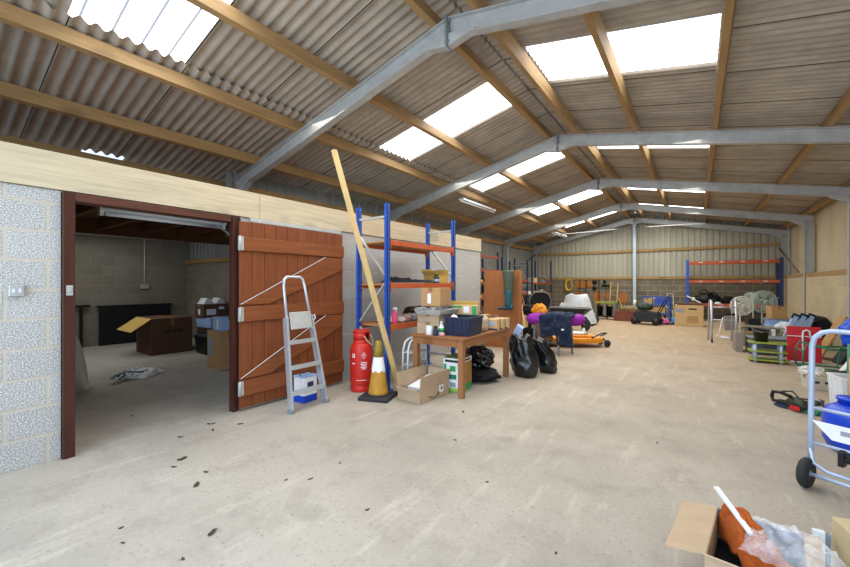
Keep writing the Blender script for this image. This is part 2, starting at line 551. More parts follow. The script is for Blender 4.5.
# partition with the doorway (Y .82 .. 2.10, up to 2.07)
DY0, DY1, DZ = .83, 2.09, 2.06
m = MB(); T = .14
m.bb(PX - T, PX, YF, DY0 - .08, 0, 2.13); m.bb(PX - T, PX, DY1 + .12, PY1, 0, 2.13)
m.bb(PX - T, PX, DY0 - .08, DY1 + .12, 2.126, 2.13)
m.bb(PX - T, XL, PY1 - T, PY1, 0, 2.13)
struct(m, 'wall_left_partition', BL_LEFT)
m = MB()
for a, b in ((YF, 2.42), (2.425, 6.2), (6.205, PY1)): m.bb(PX - T, PX + .022, a, b, 2.135, 2.425)
m.bb(PX - T, XL, PY1 - T, PY1 + .02, 2.135, 2.425)
struct(m, 'trim_1', PALE, bevel=.003)


def box_profile(mb, a, b, z0, z1, axis, pos, inward, pitch=.2, d=.028, top=None):
    """trapezoidal steel sheet along axis from a to b; pos = wall plane, inward = sign of the room side"""
    prof = [(0, 0), (.55, 0), (.68, 1), (.87, 1), (1, 0)]
    n = int(round((b - a) / pitch)); P = []
    for i in range(n):
        for u, h in prof[:-1]: P.append((a + (i + u) * pitch, h))
    P.append((a + n * pitch, 0)); V = []
    for t_, h in P:
        t_ = min(t_, b)
        q = pos - inward * d * h
        zt = top(t_) if top else z1
        V += [(q, t_, z0), (q, t_, zt)] if axis == 'y' else [(t_, q, z0), (t_, q, zt)]
    mb._add(V, [(2 * i, 2 * i + 1, 2 * i + 3, 2 * i + 2) for i in range(len(P) - 1)])


# left outer wall
m = MB(); m.bb(XL - .15, XL, PY1, YB, 0, BW); struct(m, 'wall_left_blocks', BL_LEFT)
m = MB(); box_profile(m, 3.3, YB, 2.2, sht(XL) + .02, 'y', XL - .02, 1); box_profile(m, PY1, YB, BW - .05, 2.2, 'y', XL - .02, 1)
struct(m, 'wall_left_cladding', CL_LEFT)
# back wall
m = MB(); m.bb(XL - .15, XR + .15, YB, YB + .15, 0, BW); struct(m, 'wall_back_blocks', BL_BACK)
m = MB(); box_profile(m, XL - .2, XR + .1, BW - .05, 0, 'x', YB + .03, -1, .2, .03, lambda x: sht(x) + .02)
struct(m, 'wall_back_cladding', CL_BACK)
# right wall
m = MB(); m.bb(XR - .15, XR + .15, YF, YB, 0, 1.58); struct(m, 'wall_right_blocks', BL_RIGHT)
m = MB(); box_profile(m, YF, YB, 1.55, sht(XR) + .05, 'y', XR + .06, -1, .1, .012)
struct(m, 'wall_right_cladding', CL_RIGHT)
# side room
RXB, RYE = -10.9, 4.42
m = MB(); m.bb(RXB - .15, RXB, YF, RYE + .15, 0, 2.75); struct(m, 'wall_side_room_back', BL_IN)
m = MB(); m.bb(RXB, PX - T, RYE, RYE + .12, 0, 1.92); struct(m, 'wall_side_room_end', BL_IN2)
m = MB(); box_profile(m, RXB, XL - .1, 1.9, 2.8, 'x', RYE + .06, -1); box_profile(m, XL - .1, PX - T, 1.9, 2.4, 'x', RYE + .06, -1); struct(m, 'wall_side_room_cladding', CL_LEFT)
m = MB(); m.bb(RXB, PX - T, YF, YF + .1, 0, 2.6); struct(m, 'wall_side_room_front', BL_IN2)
m = MB(); m.bb(-7.6, PX - T, YF + .1, RYE, 2.42, 2.44); struct(m, 'ceiling_side_room', JOIST)
m = MB()
m.sheet(lambda u, v: (-11.1 + u * 3.98, YF + v * (RYE - YF + .2), 2.66 + u * .3), 1, 1, False); struct(m, 'ceiling_lean_to', FC, solid=.02)
for i in range(9):
    m = MB(); yy = -.35 + i * .55
    m.bb(-7.6, PX - T - .01, yy - .024, yy + .024, 2.24, 2.418)
    jlab = ['nearest the front wall', 'second from the front wall', 'third from the front wall', 'fourth from the front wall', 'fifth from the front wall', 'sixth from the front wall', 'third from the end wall', 'second from the end wall', 'nearest the end wall'][i]
    solo(m, 'ceiling_joist', JOIST, 'brown timber joist under the side room ceiling, ' + jlab, 'joist', 'joists of the side room ceiling')
m = MB(); m.bb(-7.68, -7.61, YF + .1, RYE - .01, 2.17, 2.42); solo(m, 'edge_beam', JOIST, 'dark timber edge beam closing the side room joists at the back', 'beam')
m = MB(); m.bb(RXB + .02, -6.5, RYE - .05, RYE - .002, 1.9, 2.0); solo(m, 'wall_rail', GIRT, 'brown timber rail on top of the side room end blocks under the cladding', 'rail')

# ---- door frame (trim) and the open door leaf
m = MB(); m.bb(PX - T + .01, PX + .035, DY0 - .075, DY0, 0, 2.125); struct(m, 'trim_2', JAMB, bevel=.004)
m = MB(); m.bb(PX - .05, PX + .03, DY1 + .015, DY1 + .07, 0, 2.125); m.bb(PX - T + .005, PX - .05, DY1 + .071, DY1 + .119, 0, 2.125); struct(m, 'trim_3', JAMB, bevel=.004)
m = MB(); m.bb(PX - T + .01, PX + .03, DY0, DY1, DZ, 2.125); struct(m, 'trim_4', JAMBH, bevel=.004)
door = bpy.data.objects.new('door_1', None); COL.objects.link(door); door.location = (PX + .06, 2.15, 0); door['kind'] = 'structure'
DL = 1.47; nb = 10; bw = DL / nb
m = MB()
for i in range(nb): m.bb(0, .022, i * bw + .0025, (i + 1) * bw - .0025, .035, 2.075)
part(m, 'board_panel', DOORW, door, bevel=.003)
for z0, z1 in ((.17, .34), (.98, 1.145), (1.755, 1.905)):
    m = MB(); m.bb(.0225, .05, .0, DL, z0, z1); part(m, 'ledge', DOORL, door, bevel=.004)
for (a, b) in (((.0, .36), (DL - .02, .97)), ((.0, 1.165), (DL - .02, 1.74))):
    m = MB(); w = .145
    ang = math.atan2(b[1] - a[1], b[0] - a[0]); hw = w / math.cos(ang)
    m.prism([(a[0], a[1]), (a[0] + hw / math.tan(ang) * .0 + .34, a[1]), (b[0], b[1] - .16), (b[0], b[1]), (b[0] - .30, b[1])], .0225, .046, 'yz')
    br = part(m, 'diagonal_brace', DOORL, door, bevel=.003)
    m = MB(); m.bar((.048, a[0], a[1] + .005), (.048, b[0] - .30, b[1] + .003), .006, .005); part(m, 'painted_edge_highlight', PAPER, br)  # white strip imitates light catching the brace's upper edge
for z in (.26, 1.06, 1.83):
    m = MB(); m.bb(.05, .056, -.03, .03, z - .075, z + .075); m.cyl((.058, -.012, z - .08), .011, .16, n=10); part(m, 'hinge', GALV, door)
m = MB(); m.bb(PX + .022, PX + .05, 2.3, 3.62, 2.085, 2.13); solo(m, 'door_flashing', GALV, 'thin pale metal strip fixed along the wall above the open timber door', 'strip')
m = MB(); m.bb(PX + .0355, PX + .04, .775, .815, 1.3, 1.38); m.bb(PX + .04, PX + .06, .78, .8, 1.33, 1.36)
solo(m, 'latch_keeper', GALV, 'small galvanised latch keeper screwed to the left door jamb', 'latch')

# ---- light switch on the near blocks
t = thing('light_switch', 'grey metal clad double light switch on the pale block wall', 'switch', (PX, .505, 1.3))
m = MB(); m.bb(0, .04, -.04, .04, 0, .085); part(m, 'back_box', GALV, t, bevel=.006)
m = MB(); m.bb(.04, .046, -.038, .038, .003, .082); part(m, 'face_plate', ALU, t, bevel=.002)
for dy in (-.016, .016):
    m = MB(); m.box((.05, dy, .042), (.012, .012, .026), (0, R(10), 0)); part(m, 'rocker', WHITEP, t)

# ---- portal frames
YT = [3.44, 7.35, 11.0, 14.8, 18.3]
ordn = ['nearest', 'second', 'third', 'fourth', 'farthest']
DEP = .195
for i, yt in enumerate(YT):
    t = thing('portal_frame', ['grey galvanised steel roof frame crossing overhead, nearest of the frames', 'grey galvanised steel roof frame, second from the front, above the open pallet rack',
                               'grey galvanised steel roof frame, third from the front, midway down the barn', 'grey galvanised steel roof frame next before the back wall, with column at right wall',
                               'grey galvanised steel gable frame standing against the back wall'][i], 'steel frame', (RIDX, yt, 0), 0, 'steel portal frames')
    zr = ZRAF - DEP / 2
    xl, xr = -6.47, 2.53; 
    for sx, xe in ((-1, xl), (1, xr)):
        SLOPE = SLL if sx < 0 else SLR; xo = xe - RIDX + sx * .09
        m = MB(); m.ibeam((0, 0, zr), (xo, 0, zr - SLOPE * abs(xo)), DEP, .105); part(m, 'rafter', GALV, t)
        m = MB(); m.ibeam((xe - RIDX, 0, 0), (xe - RIDX, 0, raf(xe) - DEP - .01), .18, .13, (1, 0, 0)); part(m, 'column', GALV, t)
        # eaves haunch
        q = xe - RIDX - sx * .09; zq = zr - SLOPE * abs(q) - DEP / 2
        m = MB(); m.prism([(q, zq + .03), (q - sx * .36, zq + .03 + .36 * SLOPE), (q, zq - .12)], -.05, .05, 'xz'); part(m, 'haunch', GALV, t)
        # apex haunch
        za = zr - DEP / 2
        m = MB(); m.prism([(0, za + .03), (sx * .34, za + .03 - .34 * SLOPE), (sx * .01, za - .11)], -.045, .045, 'xz'); part(m, 'apex_gusset', GALV, t)
    m = MB()
    for sx in (-1, 1):
        m.bb(sx * .006 - .006, sx * .006 + .006, -.075, .075, zr - DEP / 2 - .11, zr + DEP / 2 + .0)
        for bz in (-.16, -.05, .06):
            for by in (-.045, .045): m.cyl((sx * .012 if sx > 0 else -.03, by, zr + bz), .014, .018, n=6, axis='x')
    part(m, 'apex_plate', GALV_D, t)
    if i == 4:
        m = MB(); m.ibeam((0, .03, 0), (0, .03, zr - DEP / 2 - .11), .14, .11, (0, 1, 0)); part(m, 'gable_post', mat('pale_galvanised_post', '#b3c2cb', .45, .2, .08, 6), t)

# ---- purlins
PL = [(-2.33, 'first timber purlin left of the ridge'), (-3.62, 'second timber purlin down from the ridge on the left slope'), (-4.76, 'third timber purlin down from the ridge on the left slope'),
      (-5.9, 'fourth timber purlin down the left slope, next to the eaves'), (-6.55, 'timber eaves purlin along the top of the left outer wall')]
PR = [(-1.8, 'first timber purlin right of the ridge'), (-.84, 'second timber purlin down from the ridge on the right slope'), (.24, 'third timber purlin down from the ridge on the right slope'),
      (1.46, 'fourth timber purlin down the right slope'), (2.5, 'timber eaves purlin along the top of the right wall')]
for lst, sg in ((PL, 1), (PR, -1)):
    for x, lab in lst:
        m = MB(); a = math.atan(SLL if sg > 0 else SLR) * sg
        zc = raf(x) + .086
        y0 = 3.42 if x < -6.5 else YF
        if x < -6.5: m.bb(-6.575, -6.51, y0, YB, 2.99, 3.13)
        else: m.box((x, (y0 + YB) / 2, zc), (.068, YB - y0, .165), (0, -a, 0))
        solo(m, 'roof_purlin', PURLIN, lab, 'purlin', 'timber purlins under the roof', bevel=.004)

m = MB(); m.box((-6.97, 1.85, raf(-6.97) + .06), (.068, 5.1, .165), (0, -math.atan(SLL), 0)); solo(m, 'roof_purlin', PURLIN, 'short timber eaves purlin above the near partition, where daylight shows under the sheets', 'purlin', 'timber purlins under the roof', bevel=.004)
# ---- girts
for z, lab in ((2.80, 'upper timber rail across the back wall cladding'), (1.63, 'lower timber rail on top of the back wall blocks')):
    m = MB(); m.bb(XL + .02, XR - .1, YB - .045, YB - .004, z - .05, z + .05); solo(m, 'girt_rail', GIRT, lab, 'rail', 'timber cladding rails')
m = MB(); m.bb(XR - .165, XR - .12, 4, YB - .06, 1.583, 1.68); solo(m, 'girt_rail', PURLIN, 'timber rail on top of the right wall blocks', 'rail', 'timber cladding rails')
# ---- bracing
def brace(p, q, lab, r=.018, mt=GALV):
    m = MB(); m.tube([p, q], r, 8); solo(m, 'bracing_rod', mt, lab, 'brace', 'wind bracing rods')
brace((RIDX - .05, 18.1, 3.75), (RIDX - 2.6, 14.95, 3.28), 'thin pale bracing tube running left from the far gable apex')
brace((RIDX + .05, 18.1, 3.75), (RIDX + 2.4, 14.95, 3.3), 'thin pale bracing tube running right from the far gable apex')
brace((2.36, 18.05, 2.62), (2.36, 15.0, 1.72), 'rusty bracing angle slanting down the right wall at the far corner', .03, mat('dull_brown_steel', '#7a6c58', .6, .2, .15, 8))
brace((-6.4, 18.15, 2.8), (-6.4, 15.0, 1.75), 'dull bracing angle slanting down the left wall at the far corner', .03, mat('dull_grey_steel', '#6c6a62', .6, .2, .15, 8))

# ---- fluorescent fittings
def batten(name, lab, p, q, w=.07, lit=False):
    c = (Vector(p) + Vector(q)) / 2; t = thing(name, lab, 'light', c)
    m = MB(); m.bar(Vector(p) - c, Vector(q) - c, w, .045); part(m, 'housing', WHITEP, t, bevel=.005)
    d = (Vector(q) - Vector(p)).normalized() * .05
    m = MB(); m.tube([Vector(p) - c + d + Vector((0, 0, -.045)), Vector(q) - c - d + Vector((0, 0, -.045))], .02, 10); part(m, 'tube', PAPER, t)
    for e in (p, q):
        dd = (c - Vector(e)).normalized() * .02
        m = MB(); m.box(Vector(e) - c + dd + Vector((0, 0, -.042)), (.04, .035, .05)); part(m, 'end_cap', WHITEP, t)
    return t
tl = batten('fluorescent_light', 'unlit grey fluorescent batten hanging behind the side room door header', (-4.75, 1.14, 2.13), (-4.75, 2.36, 2.13), .08)
m = MB(); m.tube([(0.02, .5, -.03), (.06, .62, -.12), (.1, .72, -.28)], .006, 6); part(m, 'pull_cord', PVC, tl)
batten('fluorescent_light', 'white fluorescent batten under the left slope above the open pallet rack', (-4.72, 8.1, 3.48), (-4.72, 9.95, 3.48), .14)
batten('fluorescent_light', 'white fluorescent batten under the left slope near the back wall', (-4.72, 15.5, 3.47), (-4.72, 17.2, 3.47), .18)

# ---- conduit in side room
t = thing('wall_conduit', 'pale plastic conduit along the side room back wall with drop to a socket', 'conduit', (RXB, 2.6, 1.3))
m = MB(); m.tube([(.02, -3, 1.18), (.02, 1.55, 1.18)], .014); part(m, 'horizontal_run', PVC, t)
m = MB(); m.tube([(.02, .88, 1.18), (.02, .88, .06)], .014); part(m, 'drop_pipe', PVC, t)
m = MB(); m.bb(0, .05, .8, .96, -.03, .07); part(m, 'socket', GALV, t, bevel=.005)
# ================================================================== THINGS
# ---- generic makers
def carton(name, label, loc, d, rz=0, m_=CARD, cat='box', group=None, flaps=(), open_=False, tape=True, marks=(), rot=None, tilt=None):
    """cardboard carton d=(x,y,z) standing on loc. flaps: (side, angle from the vertical outwards, length); marks: (side, u, v, w, h, mat)"""
    t = thing(name, label, cat, loc, rz, group, tilt)
    X, Y, Z = d; k = .006
    m = MB()
    if open_:
        m.bb(-X / 2, X / 2, -Y / 2, Y / 2, 0, k)
        m.bb(-X / 2, -X / 2 + k, -Y / 2, Y / 2, 0, Z); m.bb(X / 2 - k, X / 2, -Y / 2, Y / 2, 0, Z)
        m.bb(-X / 2 + k, X / 2 - k, -Y / 2, -Y / 2 + k, 0, Z); m.bb(-X / 2 + k, X / 2 - k, Y / 2 - k, Y / 2, 0, Z)
        part(m, 'body', m_, t)
    else:
        m.bb(-X / 2, X / 2, -Y / 2, Y / 2, 0, Z); part(m, 'body', m_, t, bevel=.004)
        m = MB()
        m.bb(-.0015, .0015, -Y / 2 + .002, Y / 2 - .002, Z, Z + .0012) if X < Y else m.bb(-X / 2 + .002, X / 2 - .002, -.0015, .0015, Z, Z + .0012)
        part(m, 'flap_seam', CARDD, t)
        if tape:
            m = MB(); q = min(.028, X * .12)
            if X < Y: m.bb(-q, q, -Y / 2 - .0012, Y / 2 + .0012, Z * .8, Z + .0016)
            else: m.bb(-X / 2 - .0012, X / 2 + .0012, -q, q, Z * .8, Z + .0016)
            part(m, 'tape', TAPE, t)
    for sd, ang, L in flaps:
        a = R(ang); dz, do = math.cos(a) * L, math.sin(a) * L; m = MB()
        if sd in ('+x', '-x'):
            g = 1 if sd[0] == '+' else -1
            m.sheet(lambda u, v: (g * (X / 2 - .003 + u * do), (v - .5) * Y * .98, Z + u * dz), 1, 1, False)
        else:
            g = 1 if sd[0] == '+' else -1
            m.sheet(lambda u, v: ((v - .5) * X * .98, g * (Y / 2 - .003 + u * do), Z + u * dz), 1, 1, False)
        part(m, 'flap', m_, t, solid=.006)
    for sd, u, v, w, h, mt in marks:
        m = MB(); e = .0015
        if sd == '+x': m.bb(X / 2 - e, X / 2 + e, u - w / 2, u + w / 2, v - h / 2, v + h / 2)
        if sd == '-y': m.bb(u - w / 2, u + w / 2, -Y / 2 - e, -Y / 2 + e, v - h / 2, v + h / 2)
        if sd == '-x': m.bb(-X / 2 - e, -X / 2 + e, u - w / 2, u + w / 2, v - h / 2, v + h / 2)
        if sd == '+z': m.bb(u - w / 2, u + w / 2, v - h / 2, v + h / 2, Z - e, Z + e * 1.5)
        part(m, 'printed_label', mt, t)
    return t


def offs(c, *pts): return [Vector(p) + Vector(c) for p in pts]


# ---- step ladder against the door
t = thing('step_ladder', 'folded aluminium step ladder with top handrail leaning on the timber door', 'ladder', (-3.58, 2.69, 0))
# ladder plane: local y sideways, leans in -x towards the door
def lad(y, z): return Vector((.06 - .2 * z, y, z))
zt = 1.47
for sy in (-1, 1):
    m = MB(); m.bar(lad(sy * .235, .02), lad(sy * .165, 1.02), .025, .058, (1, 0, 0)); part(m, 'front_rail', ALU, t, bevel=.004)
    m = MB(); m.bar(lad(sy * .225, .02) + Vector((-.05, 0, 0)), lad(sy * .165, 1.0) + Vector((-.045, 0, 0)), .02, .03, (1, 0, 0)); part(m, 'rear_rail', ALU, t, bevel=.003)
    m = MB(); m.box(lad(sy * .237, .022) + Vector((-.01, 0, 0)), (.075, .04, .045)); part(m, 'foot', STORAGE, t, bevel=.006)
for z, n_ in ((.2, 'tread'), (.47, 'tread'), (.74, 'tread')):
    hw = .235 - .07 * z
    m = MB(); m.box(lad(0, z), (.075, 2 * hw - .02, .03)); m.box(lad(0, z) + Vector((.036, 0, 0)), (.006, 2 * hw - .02, .045)); part(m, n_, ALU, t, bevel=.003)
m = MB(); m.bar(lad(0, .88) + Vector((.03, 0, 0)), lad(0, 1.07) + Vector((.03, 0, 0)), .28, .02, (1, 0, 0)); part(m, 'platform', GALV, t, bevel=.004)
m = MB(); m.tube([lad(-.165, .85), lad(-.15, 1.36), lad(-.135, zt - .03), lad(-.10, zt), lad(.08, zt), lad(.115, zt - .03), lad(.13, 1.36), lad(.165, .85)], .0165, 10); part(m, 'handrail', ALU, t)
m = MB(); m.tube([lad(.165, .95) + Vector((.02, 0, 0)), lad(.2, .99) + Vector((.04, 0, 0)), lad(.19, 1.03) + Vector((.03, 0, 0))], .006, 6); part(m, 'release_cord', WHITEP, t)

# ---- paint tub behind the ladder
t = thing('plastic_tub', 'white and blue rectangular tub with handle on the floor behind the step ladder', 'tub', (-3.79, 2.83, 0), R(4))
m = MB(); m.bb(-.09, .09, -.1, .1, .0, .3); part(m, 'body', PAPER, t, bevel=.012)
m = MB(); m.bb(-.091, .092, -.102, .102, .0, .09); part(m, 'blue_band', BLUED2, t, bevel=.01)
m = MB(); m.bb(-.094, .094, -.105, .105, .29, .31); part(m, 'lid', BLUEB, t, bevel=.006)
m = MB(); m.tube([(0, -.09, .305), (0, -.08, .335), (0, .08, .335), (0, .09, .305)], .006, 6); part(m, 'handle', DARK, t)
m = MB(); m.bb(.0905, .0925, -.05, .04, .13, .24); part(m, 'printed_label', LABELN, t)

# ---- gas cylinder
t = thing('gas_cylinder', 'red propane gas cylinder with valve guard against the block wall', 'gas cylinder', (-3.575, 3.545, 0))
r = .148
m = MB(); m.lathe([(r * .93, 0), (r * .95, .02), (r * .95, .07), (r * .9, .085), (r * .98, .1), (r, .12), (r, .50), (r * .97, .55), (r * .86, .6), (r * .62, .635), (r * .4, .645), (.0, .645)], n=40); part(m, 'body', REDG, t)
m = MB()
m.lathe([(.105, .6), (.105, .665), (.1, .665), (.1, .6)], n=32)
for a0, a1 in ((20, 120), (150, 345)):
    n_ = 14
    m.sheet(lambda u, v: (.105 * math.cos(R(a0 + (a1 - a0) * u)), .105 * math.sin(R(a0 + (a1 - a0) * u)), .66 + v * .11), n_, 1)
m.lathe([(.107, .755), (.107, .785), (.098, .785), (.098, .755), (.107, .755)], n=32)
part(m, 'valve_guard', REDG, t, solid=.006)
m = MB(); m.cyl((0, 0, .64), .022, .07, n=12); m.cyl((0, 0, .69), .03, .03, n=10); m.cyl((.0, 0, .675), .012, .06, axis='x', n=10); part(m, 'valve', mat('brass', '#8c7440', .4, .7, .1, 8), t)
m = MB(); m.tube([(.10, -.05, .72), (.13, -.02, .65), (.15, .03, .6), (.13, .09, .6), (.1, .1, .66), (.11, .06, .73)], .007, 6); part(m, 'hose_loop', BEIGE, t)


def on_cyl(rad, z, a0, du, dv):  # patch on a cylinder
    return lambda u, v: (rad * math.cos(R(a0 + du * (u - .5))), rad * math.sin(R(a0 + du * (u - .5))), z + dv * (v - .5))
rr = r + .0015; A = -45   # the side facing the room
def pr(fn, nu=4, mt=PAPER, nm='printed_text'):
    m = MB(); m.sheet(fn, nu, 1); part(m, nm, mt, t)
for k_, wid in enumerate((30, 34, 26, 32, 22)): pr(on_cyl(rr, .385 - .02 * k_, A + 12, wid, .009), 6)
m = MB(); V = []
for s4 in range(4):
    a1 = math.pi / 2 * s4
    V += [(A + 12 + 13 * math.cos(a1), .475 + .045 * math.sin(a1)), (A + 12 + 11 * math.cos(a1), .475 + .038 * math.sin(a1))]
m._add([(rr * math.cos(R(a)), rr * math.sin(R(a)), z) for a, z in V], [(2 * k_, (2 * k_ + 2) % 8, (2 * k_ + 3) % 8, 2 * k_ + 1) for k_ in range(4)]); part(m, 'hazard_diamond', PAPER, t)
pr(on_cyl(rr, .478, A + 12, 5, .022), 2, PAPER, 'flame_mark')
pr(on_cyl(rr, .47, A - 42, 16, .05), 4, PAPER, 'white_label'); pr(on_cyl(rr + .001, .475, A - 42, 9, .022), 4, REDG, 'red_mark')
pr(on_cyl(rr, .37, A - 42, 16, .012)); pr(on_cyl(rr + .001, .16, A, 50, .006), 6)

# ---- traffic cone
t = thing('traffic_cone', 'dirty yellow traffic cone with torn white sleeve and black base', 'cone', (-3.16, 3.42, 0), R(20))
m = MB(); m.bb(-.19, .19, -.19, .19, 0, .045); m.cyl((0, 0, .045), .15, .02, .135, n=8); part(m, 'base', DARK, t, bevel=.018)
m = MB(); m.lathe([(.128, .05), (.118, .09), (.098, .22), (.082, .34), (.058, .50), (.045, .60), (.034, .685), (.03, .69), (.028, .68)], n=32); part(m, 'body', CONEY, t)
m = MB(); m.lathe([(.0595, .5), (.046, .60), (.036, .687), (.03, .695), (.027, .68)], n=32); part(m, 'tip', CONED, t)
m = MB()
def slv(u, v):
    a = u * 2 * math.pi; zl = .33 + .07 * max(0, math.sin(a * 1.0 - .9)) + .012 * math.sin(a * 7) ; z = zl + (.515 - zl) * v
    rr = .1305 - (z - .05) * .158
    return (rr * math.cos(a), rr * math.sin(a), z)
m.sheet(slv, 40, 4); part(m, 'reflective_sleeve', PAPER, t)

# ---- long timber leaning over rack into the purlin
p0 = Vector((-3.06, 3.71, .03))
m = MB(); pe = ONX(334, 150, -3.4); m.bar(p0, pe, .062, .04, (1, 0, .35))
solo(m, 'timber_plank', RAWW, 'long pale sawn timber leaning from the floor past the pallet rack to the roof', 'timber', bevel=.003)


# ---- pallet racks
def upright(mb, x, y, h, w=.062, d=.05):
    mb.m = 0
    mb.bb(x - d / 2, x + d / 2, y - w / 2, y - w / 2 + .006, .012, h); mb.bb(x - d / 2, x + d / 2, y + w / 2 - .006, y + w / 2, .012, h)
    mb.bb(x + d / 2 - .006, x + d / 2, y - w / 2, y + w / 2, .012, h); mb.bb(x - .06, x + .06, y - .06, y + .06, 0, .012)
    mb.m = 1
    z = .15
    while z < h - .05:
        for sy in (-.02, .02): mb.bb(x + d / 2 - .001, x + d / 2 + .001, y + sy - .007, y + sy + .007, z, z + .022)
        z += .06
    mb.m = 0


def rack(label, loc, L, D, H, levels, group=None, rz=0, beam=ORANGE, up=BLUEU, board=True, bh=.07, Hs=None, name='pallet_rack', boards=None, mark=False):
    """length along local y, open front towards +x; rear at x=-D"""
    t = thing(name, label, 'rack', loc, rz, group)
    for i, y in enumerate((0, L)):
        for x in (0, -D):
            m = MB(); upright(m, x, y, (Hs or (H, H))[i]); part(m, 'upright', [up, BLACKP], t)
        z = .25; s = 1; hh = (Hs or (H, H))[i]
        while z < hh - .35:
            m = MB(); m.bar((-.02, y, z if s > 0 else z + .55), (-D + .02, y, z + .55 if s > 0 else z), .03, .02); part(m, 'diagonal_brace', GALV, t); z += .62; s = -s
        for z in (.2, hh - .17):
            m = MB(); m.bar((-.02, y, z), (-D + .02, y, z), .035, .03); part(m, 'cross_brace', GALV, t)
    for k_, z in enumerate(levels):
        for x in (0, -D):
            m = MB(); sg = 1 if x == 0 else -1
            m.bb(x - .025, x + .025, .04, L - .04, z - bh, z)
            for y in (.041, L - .041): m.bb(x - .03, x + .034, y - .004, y + .004, z - bh - .05, z + .03)
            if mark: 
                m.m = 1
                for q in range(4): m.bb(x + .025, x + .0265, L * (.14 + .24 * q) - .06, L * (.14 + .24 * q) + .06, z - bh * .7, z - bh * .35)
            part(m, 'beam', [beam, PAPER], t, bevel=.003)
        if (boards is None and board) or (boards and boards[k_]):
            m = MB(); m.bb(-D + .028, -.03, .03, L - .03, z - .03, z - .008); part(m, 'shelf_board', CHIP, t)
    return t


rack('blue and orange pallet rack with cluttered shelves against the block partition behind the wooden table', (-3.28, 3.72, 0), 1.65, .52, 2.44, [.85, 1.40, 1.97], boards=[1, 1, 1])

RZ = 1.402
# things on the middle shelf
m = MB()
def rag(c, d, seed, amp=.05, n_=18):
    return lambda u, v: (c[0] + (u - .5) * d[0], c[1] + (v - .5) * d[1], c[2] + .008 + d[2] * (1 - (2 * u - 1) ** 4) * (1 - (2 * v - 1) ** 4) * (.45 + .55 * abs(noise.fractal(Vector((u * 4 + seed, v * 4, seed)), 1, 2, 3)) + .25 * noise.noise(Vector((u * 9, v * 9, seed)))))
m.sheet(rag((-3.5, 4.25, RZ), (.4, .5, .1), 3), 22, 22); solo(m, 'dark_coat', BLACKC, 'crumpled black coat lying on the middle shelf of the open rack', 'coat')
m = MB(); m.sheet(rag((-3.48, 4.72, RZ), (.36, .36, .075), 8), 20, 20); solo(m, 'folded_cloth', mat('dark_grey_cloth', '#2e3138', .9, 0, .25, 12, .3), 'dark grey cloth heap beside the black coat on the middle rack shelf', 'cloth')
carton('open_carton', 'pale open cardboard box with raised flap at the far end of the middle rack shelf', (-3.46, 5.12, RZ), (.3, .26, .12), R(-6), CARDY, open_=True, flaps=(('-x', 25, .12), ('+y', 15, .1), ('-y', 40, .09)))
t = thing('glass_jar', 'dark brown glass jar with pale band beside the open box on the middle shelf', 'jar', (-3.32, 4.93, RZ))
m = MB(); m.lathe([(.04, 0), (.045, .01), (.045, .09), (.035, .11), (.03, .12)], n=20); part(m, 'jar_body', mat('brown_glass', '#4a3a22', .15, 0, .1, 5), t)
m = MB(); m.lathe([(.0455, .02), (.0455, .06)], n=20); part(m, 'paper_band', BLUEB, t)
m = MB(); m.cyl((0, 0, .12), .036, .022, n=20); part(m, 'lid', mat('tarnished_brass', '#6b5a30', .4, .5, .1, 8), t)
# lower shelf
LZ = .852
t = thing('spray_bottle', 'pink spray bottle standing at the front of the lower rack shelf', 'bottle', (-3.33, 3.93, LZ))
m = MB(); m.lathe([(.033, 0), (.036, .015), (.036, .12), (.02, .16), (.016, .18)], n=18); part(m, 'bottle_body', PINK, t)
m = MB(); m.box((0, 0, .2), (.05, .024, .03)); m.box((.03, 0, .205), (.04, .012, .012)); m.bar((.02, 0, .19), (.035, 0, .155), .008); part(m, 'spray_head', PAPER, t, bevel=.004)
m = MB(); m.sheet(rag((-3.62, 4.2, LZ), (.32, .4, .1), 14), 20, 20); solo(m, 'dust_sheet', BEIGE, 'crumpled dusty beige sheet on the lower rack shelf', 'sheet')
for x, y, r_, mt, lb in ((-3.36, 4.12, .045, STONEB, 'small pale stone-like lump near the pink bottle on the lower shelf'), (-3.4, 4.27, .06, mat('dull_pink_rag', '#a08078', .9, 0, .2, 14), 'dull pink rag ball on the lower rack shelf'), (-3.36, 4.42, .045, mat('grey_rag', '#73777c', .9, 0, .2, 14), 'grey rag ball toward the table on the lower rack shelf')):
    m = MB(); m.blob((x, y, LZ + r_ * .76), (r_ * 2.3, r_ * 2.6, r_ * 2), .25, 2, r_ * 50, 3); solo(m, 'rag_ball', mt, lb, 'rag', 'rag balls on the lower shelf')
t = thing('plastic_bucket', 'small white bucket on the lower rack shelf behind the table boxes', 'bucket', (-3.42, 4.66, LZ))
m = MB(); m.lathe([(.075, 0), (.09, .16), (.095, .165), (.095, .175), (.085, .172), (.07, .01), (0, .01)], n=24); part(m, 'bucket_body', WHITEP, t)
m = MB(); m.tube([(.0, -.092, .16), (.07, -.06, .14), (.095, 0, .13), (.07, .06, .14), (0, .092, .16)], .004, 6); part(m, 'handle', GALV, t)
m = MB(); m.sheet(lambda u, v: (-3.74 + .16 * u, 4.6 + .35 * v, LZ + .02 + .16 * math.sin(u * 2.2 + .3) + .02 * noise.noise(Vector((u * 5, v * 5, 1)))), 8, 10)
solo(m, 'black_sheet', BLACKP, 'bent black plastic sheet at the back of the lower rack shelf', 'sheet', solid=.006)

